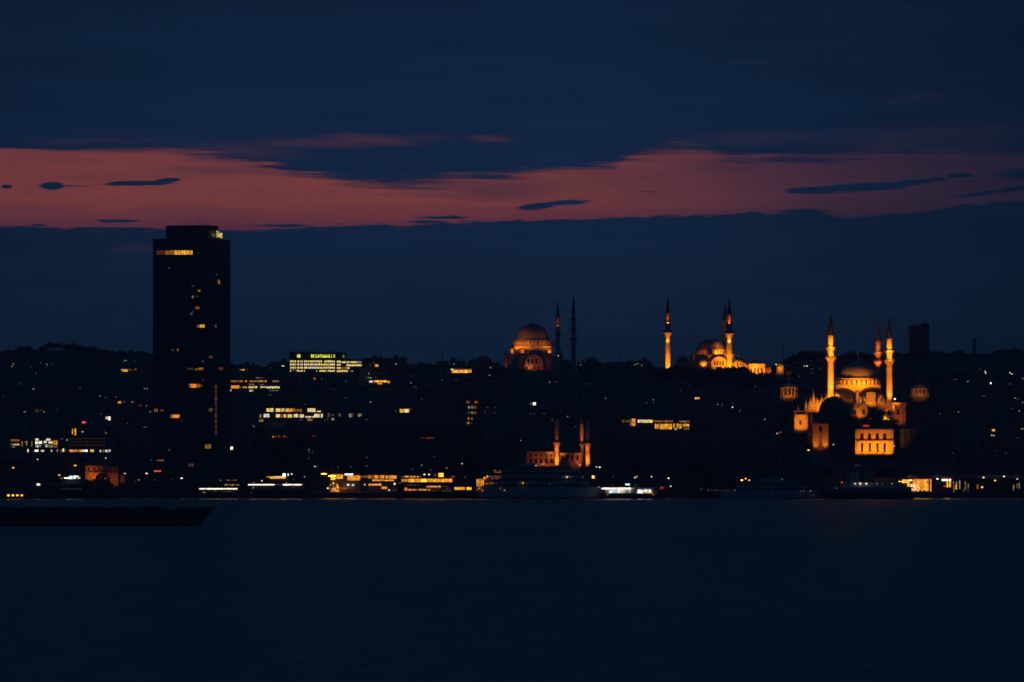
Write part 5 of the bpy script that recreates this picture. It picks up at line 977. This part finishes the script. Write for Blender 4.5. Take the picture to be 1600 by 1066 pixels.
for k, x in enumerate((74,80,90,97,105,118)): win(t_, A, B, x, x+1.6, 756.6, 758, 'w1', name='port_light')
win(t_, A, B, 95, 128, 764, 764.6, 'p1', name='light_line')
D = 2662
t_ = thing('launch', 'small dark launch with four amber lamps in a row at the far left', 'boat', (X(20,D), D+3, 0))
hull(-14, 52, 775.5, D, 2.6, 1, 1.6, .7, parent=t_); MB().pbox(0,42,770.6,776,D+1,3).build('cabin', HULLD, t_)
for x in (13.5,20.5,27.5,34.5): win(t_, (X(0,D+.8),D+.8), (X(60,D+.8),D+.8), x-1.7, x+1.7, 772.9, 775.6, 'y4', name='lamp', th=.3)
# two dark ships on the right
D = 2676
t_ = thing('ferry', 'dark unlit ferry with a slanted stern ramp left of the black cargo ship', 'ferry', (X(1230,D), D+6, 0))
hull(1126, 1292, 768, D, 6, 1, 2.5, .7, m_=HULLW, parent=t_, rake=9); deck(t_, 1152, 1262, 759.5, 768, D+1, 9, n=16); deck(t_, 1168, 1246, 752, 759.5, D+1.4, 8, n=12); deck(t_, 1186, 1222, 746.5, 752, D+2, 6)
MB().slab([(X(1203,D),Z(770,D)),(X(1209,D),Z(770,D)),(X(1214,D),Z(744,D)),(X(1210,D),Z(744,D))], D+.2, D+.9).build('ramp_arm', HULLW, t_)
A, B = (X(1100,D+.2),D+.2), (X(1292,D+.2),D+.2)
for x, y, c, r in ((1222,749,'w1',1.6),(1251,767.6,'p1',1.8),(1256,767.6,'w1',1),(1266,767.2,'w2',1),(1270.6,775,'w1',.9)): win(t_, A, B, x-r, x+r, y-.9, y+.9, c, name='deck_lamp')
D = 2664
t_ = thing('cargo_ship', 'black hulled ship with a row of seven small round white lamps', 'ship', (X(1355,D), D+6, 0))
hull(1280, 1428, 769, D, 6, -1, 3, .8, parent=t_, rake=9); deck(t_, 1300, 1420, 761, 769, D+1, 9, HULLW, 14); deck(t_, 1318, 1408, 753.5, 761, D+1.6, 8, HULLW); MB().pbox(1328,1342,738,753.5,D+4,4).build('funnel', HULLW, t_); MB().tube(P(1336,738,D+6),P(1336,727,D+6),.14).build('mast', METAL, t_)
A, B = (X(1280,D+.4),D+.4), (X(1430,D+.4),D+.4)
for x, c, r in ((1336,'w3',1),(1344,'w4',1.1),(1353.5,'w4',1.1),(1361.5,'w1',.8),(1370,'w2',.8),(1379,'w1',.8),(1393.5,'w2',.9)): win(t_, A, B, x-r, x+r, 756-r, 756+r, c, name='deck_lamp')
win(t_, A, B, 1314, 1316, 752.8, 754.8, 'r3', name='port_light'); win(t_, A, B, 1306, 1308, 762.2, 763.8, 'w1', name='port_light'); win(t_, A, B, 1392, 1393.6, 747.4, 748.8, 'r1', name='port_light')
# pontoon with dotted lights
D = 2700
t_ = thing('pontoon', 'low landing pontoon edged with a dotted line of tiny white lights', 'pontoon', (X(1135,D), D+2, 0))
MB().pbox(1088,1175,769,778,D,6).build('float', HULLD, t_); rail(t_, 1088, 1175, 769, D+.1, .9)
for k in range(15): win(t_, (X(1080,D),D), (X(1180,D),D), 1106+k*4.6, 1107.2+k*4.6, 765.6, 766.8, ['w2','w1','w1'][k%3], name='deck_lamp')
for x in (1093.6,1096): win(t_, (X(1080,D),D), (X(1180,D),D), x, x+1.4, 764, 765.2, 'w1', name='deck_lamp')

# ------------------------------------------------------------------ ferry terminal on the right
D = 2726
t_ = thing('ferry_terminal', 'long waterfront terminal with a flat roof and a glowing orange hall at its left end', 'building', (X(1510,D), D+8, 2.2))
MB().pbox(1424,1640,748,773,D+2.5,14).build('wall', mat('dark_concrete', (.07,.075,.08), .8, kind='facade'), t_); MB().pbox(1418,1644,742.5,748,D-2,20).build('roof', mat('roof_fascia', (.22,.25,.28), .6), t_)
A, B = (X(1400,D+2.5),D+2.5), (X(1640,D+2.5),D+2.5); rr = random.Random(81)
for k in range(13): x = 1426+k*2.25; win(t_, A, B, x, x+2, 749.2, 768-(k%3), ['o3','y3','o3','o4','y3'][k%5] if k != 11 else 'o1', name='curtain_window')
cp = MB().pbox(1403,1428,748,749.6,D-1,12).build('canopy', METAL, t_); MB().tube(P(1405,749.5,D+8), P(1405,772,D+8), .15).build('post', METAL, t_)
A2 = (X(1398,D+1),D+1)
row(t_, A2, (X(1430,D+1),D+1), 1410, 1425, 750.6, 2.2, 4, ['w4','y4'], 1, .97, rr, .4); row(t_, A2, (X(1430,D+1),D+1), 1403.5, 1422, 753.4, 3, 6, ['y3','y4','w3'], 1, .95, rr, .6); row(t_, A2, (X(1430,D+1),D+1), 1417, 1433, 758.5, 5, 6, ['y4','o3','w3','y3'], 1, .9, rr, 2); row(t_, A2, (X(1440,D+1),D+1), 1424, 1434, 765, 4, 5, ['w3','o3','y3'], 1, .9, rr, 1.6)
win(t_, A, B, 1410, 1455, 748.1, 748.9, 'r2', name='red_trim', th=.5); win(t_, A, B, 1470.5, 1486, 746.6, 748.4, 'r2', name='red_trim', th=5); win(t_, A, B, 1471, 1485.5, 748.8, 751.4, 'w4', name='sign_band', th=.5)
row(t_, A, B, 1478.5, 1485.5, 756.5, 10, 4, ['y3','y4'], 1, .97, rr, 1); win(t_, A, B, 1474, 1478, 759, 761, 'o2')
for x, y0, y1, w, c in ((1489,753,756,1.2,'w2'),(1489.5,758,769.5,1.3,'y2'),(1493,756,765,1.8,'y3'),(1494,752,756,1,'w2'),(1498.4,750.5,764.5,1.6,'w2'),(1507,752,765,1.8,'y2'),(1505,765,769,1.6,'w1'),(1512,756,763,1.1,'w2'),(1511,765.5,767.5,2.4,'w1'),(1526,757,764,2.2,'y2'),(1532.5,760,763,3.6,'o3'),(1533.6,760.4,762,2,'w3'),(1582.8,758,766.5,1.2,'w2'),(1588,756,763,1.6,'y2'),(1591.4,755,763.5,1.4,'w2')):
    win(t_, A, B, x, x+w, y0, y1, c)
for k in range(9): MB().tube(P(1462+k*20,748,D-1), P(1462+k*20,773,D-1), .2, .2, 8).build('column', METAL, t_)
flood(t_, P(1416,765,D-6), P(1416,752,D), 300, 100)
# small quay buildings in the dark gaps
for x0, x1, yt, lab in ((1058,1088,757,'small dark ticket office on the quay right of the red flag light'),(1215,1290,744,'low dark quay shed behind the ferry with the slanted ramp'),(484,512,752,'small dark quay hut left of the blazing lamps')):
    building(lab, x0, x1, yt, 2752 if x0 > 600 else 2757, 8, None, MATS['dark_concrete'], 'flat', name='quay_shed', cat='shed', hut=False)

# ------------------------------------------------------------------ unique labels: ordinals along the picture for same-worded neighbours
from collections import defaultdict
gr = defaultdict(list)
for o in ALLT: gr[o['label']].append(o)
ORD = ['leftmost','second from left','third from left','fourth from left','fifth from left','sixth from left','seventh from left','eighth from left','ninth from left','tenth from left']
for lab, os_ in gr.items():
    if len(os_) > 1 and len(os_) <= 10 and len(lab.split())+3 <= 16:
        os_.sort(key=lambda o: PX(o.location.x, max(1, o.location.y)))
        for k, o in enumerate(os_): o['label'] = lab+', '+('rightmost' if k == len(os_)-1 else ORD[k])
    elif len(os_) > 1:
        for o in os_:
            if 'group' not in o: o['group'] = lab[:60]
for o in bpy.data.objects:
    if '_o' in o: del o['_o']

# ------------------------------------------------------------------ evening haze
HZ = 0.00008
hm = bpy.data.materials.new('evening_air'); hm.use_nodes = True; ht = hm.node_tree; ht.nodes.clear()
hv = ht.nodes.new('ShaderNodeVolumePrincipled'); hv.inputs['Density'].default_value = HZ; hv.inputs['Color'].default_value = (.75,.85,1,1); hv.inputs['Anisotropy'].default_value = .2
hout = ht.nodes.new('ShaderNodeOutputMaterial'); ht.links.new(hv.outputs[0], hout.inputs['Volume'])
if HZ > 0: tag(MB().box(-9500, 9500, -3500, 16500, -7.5, 160).build('haze', hm), kind='stuff')
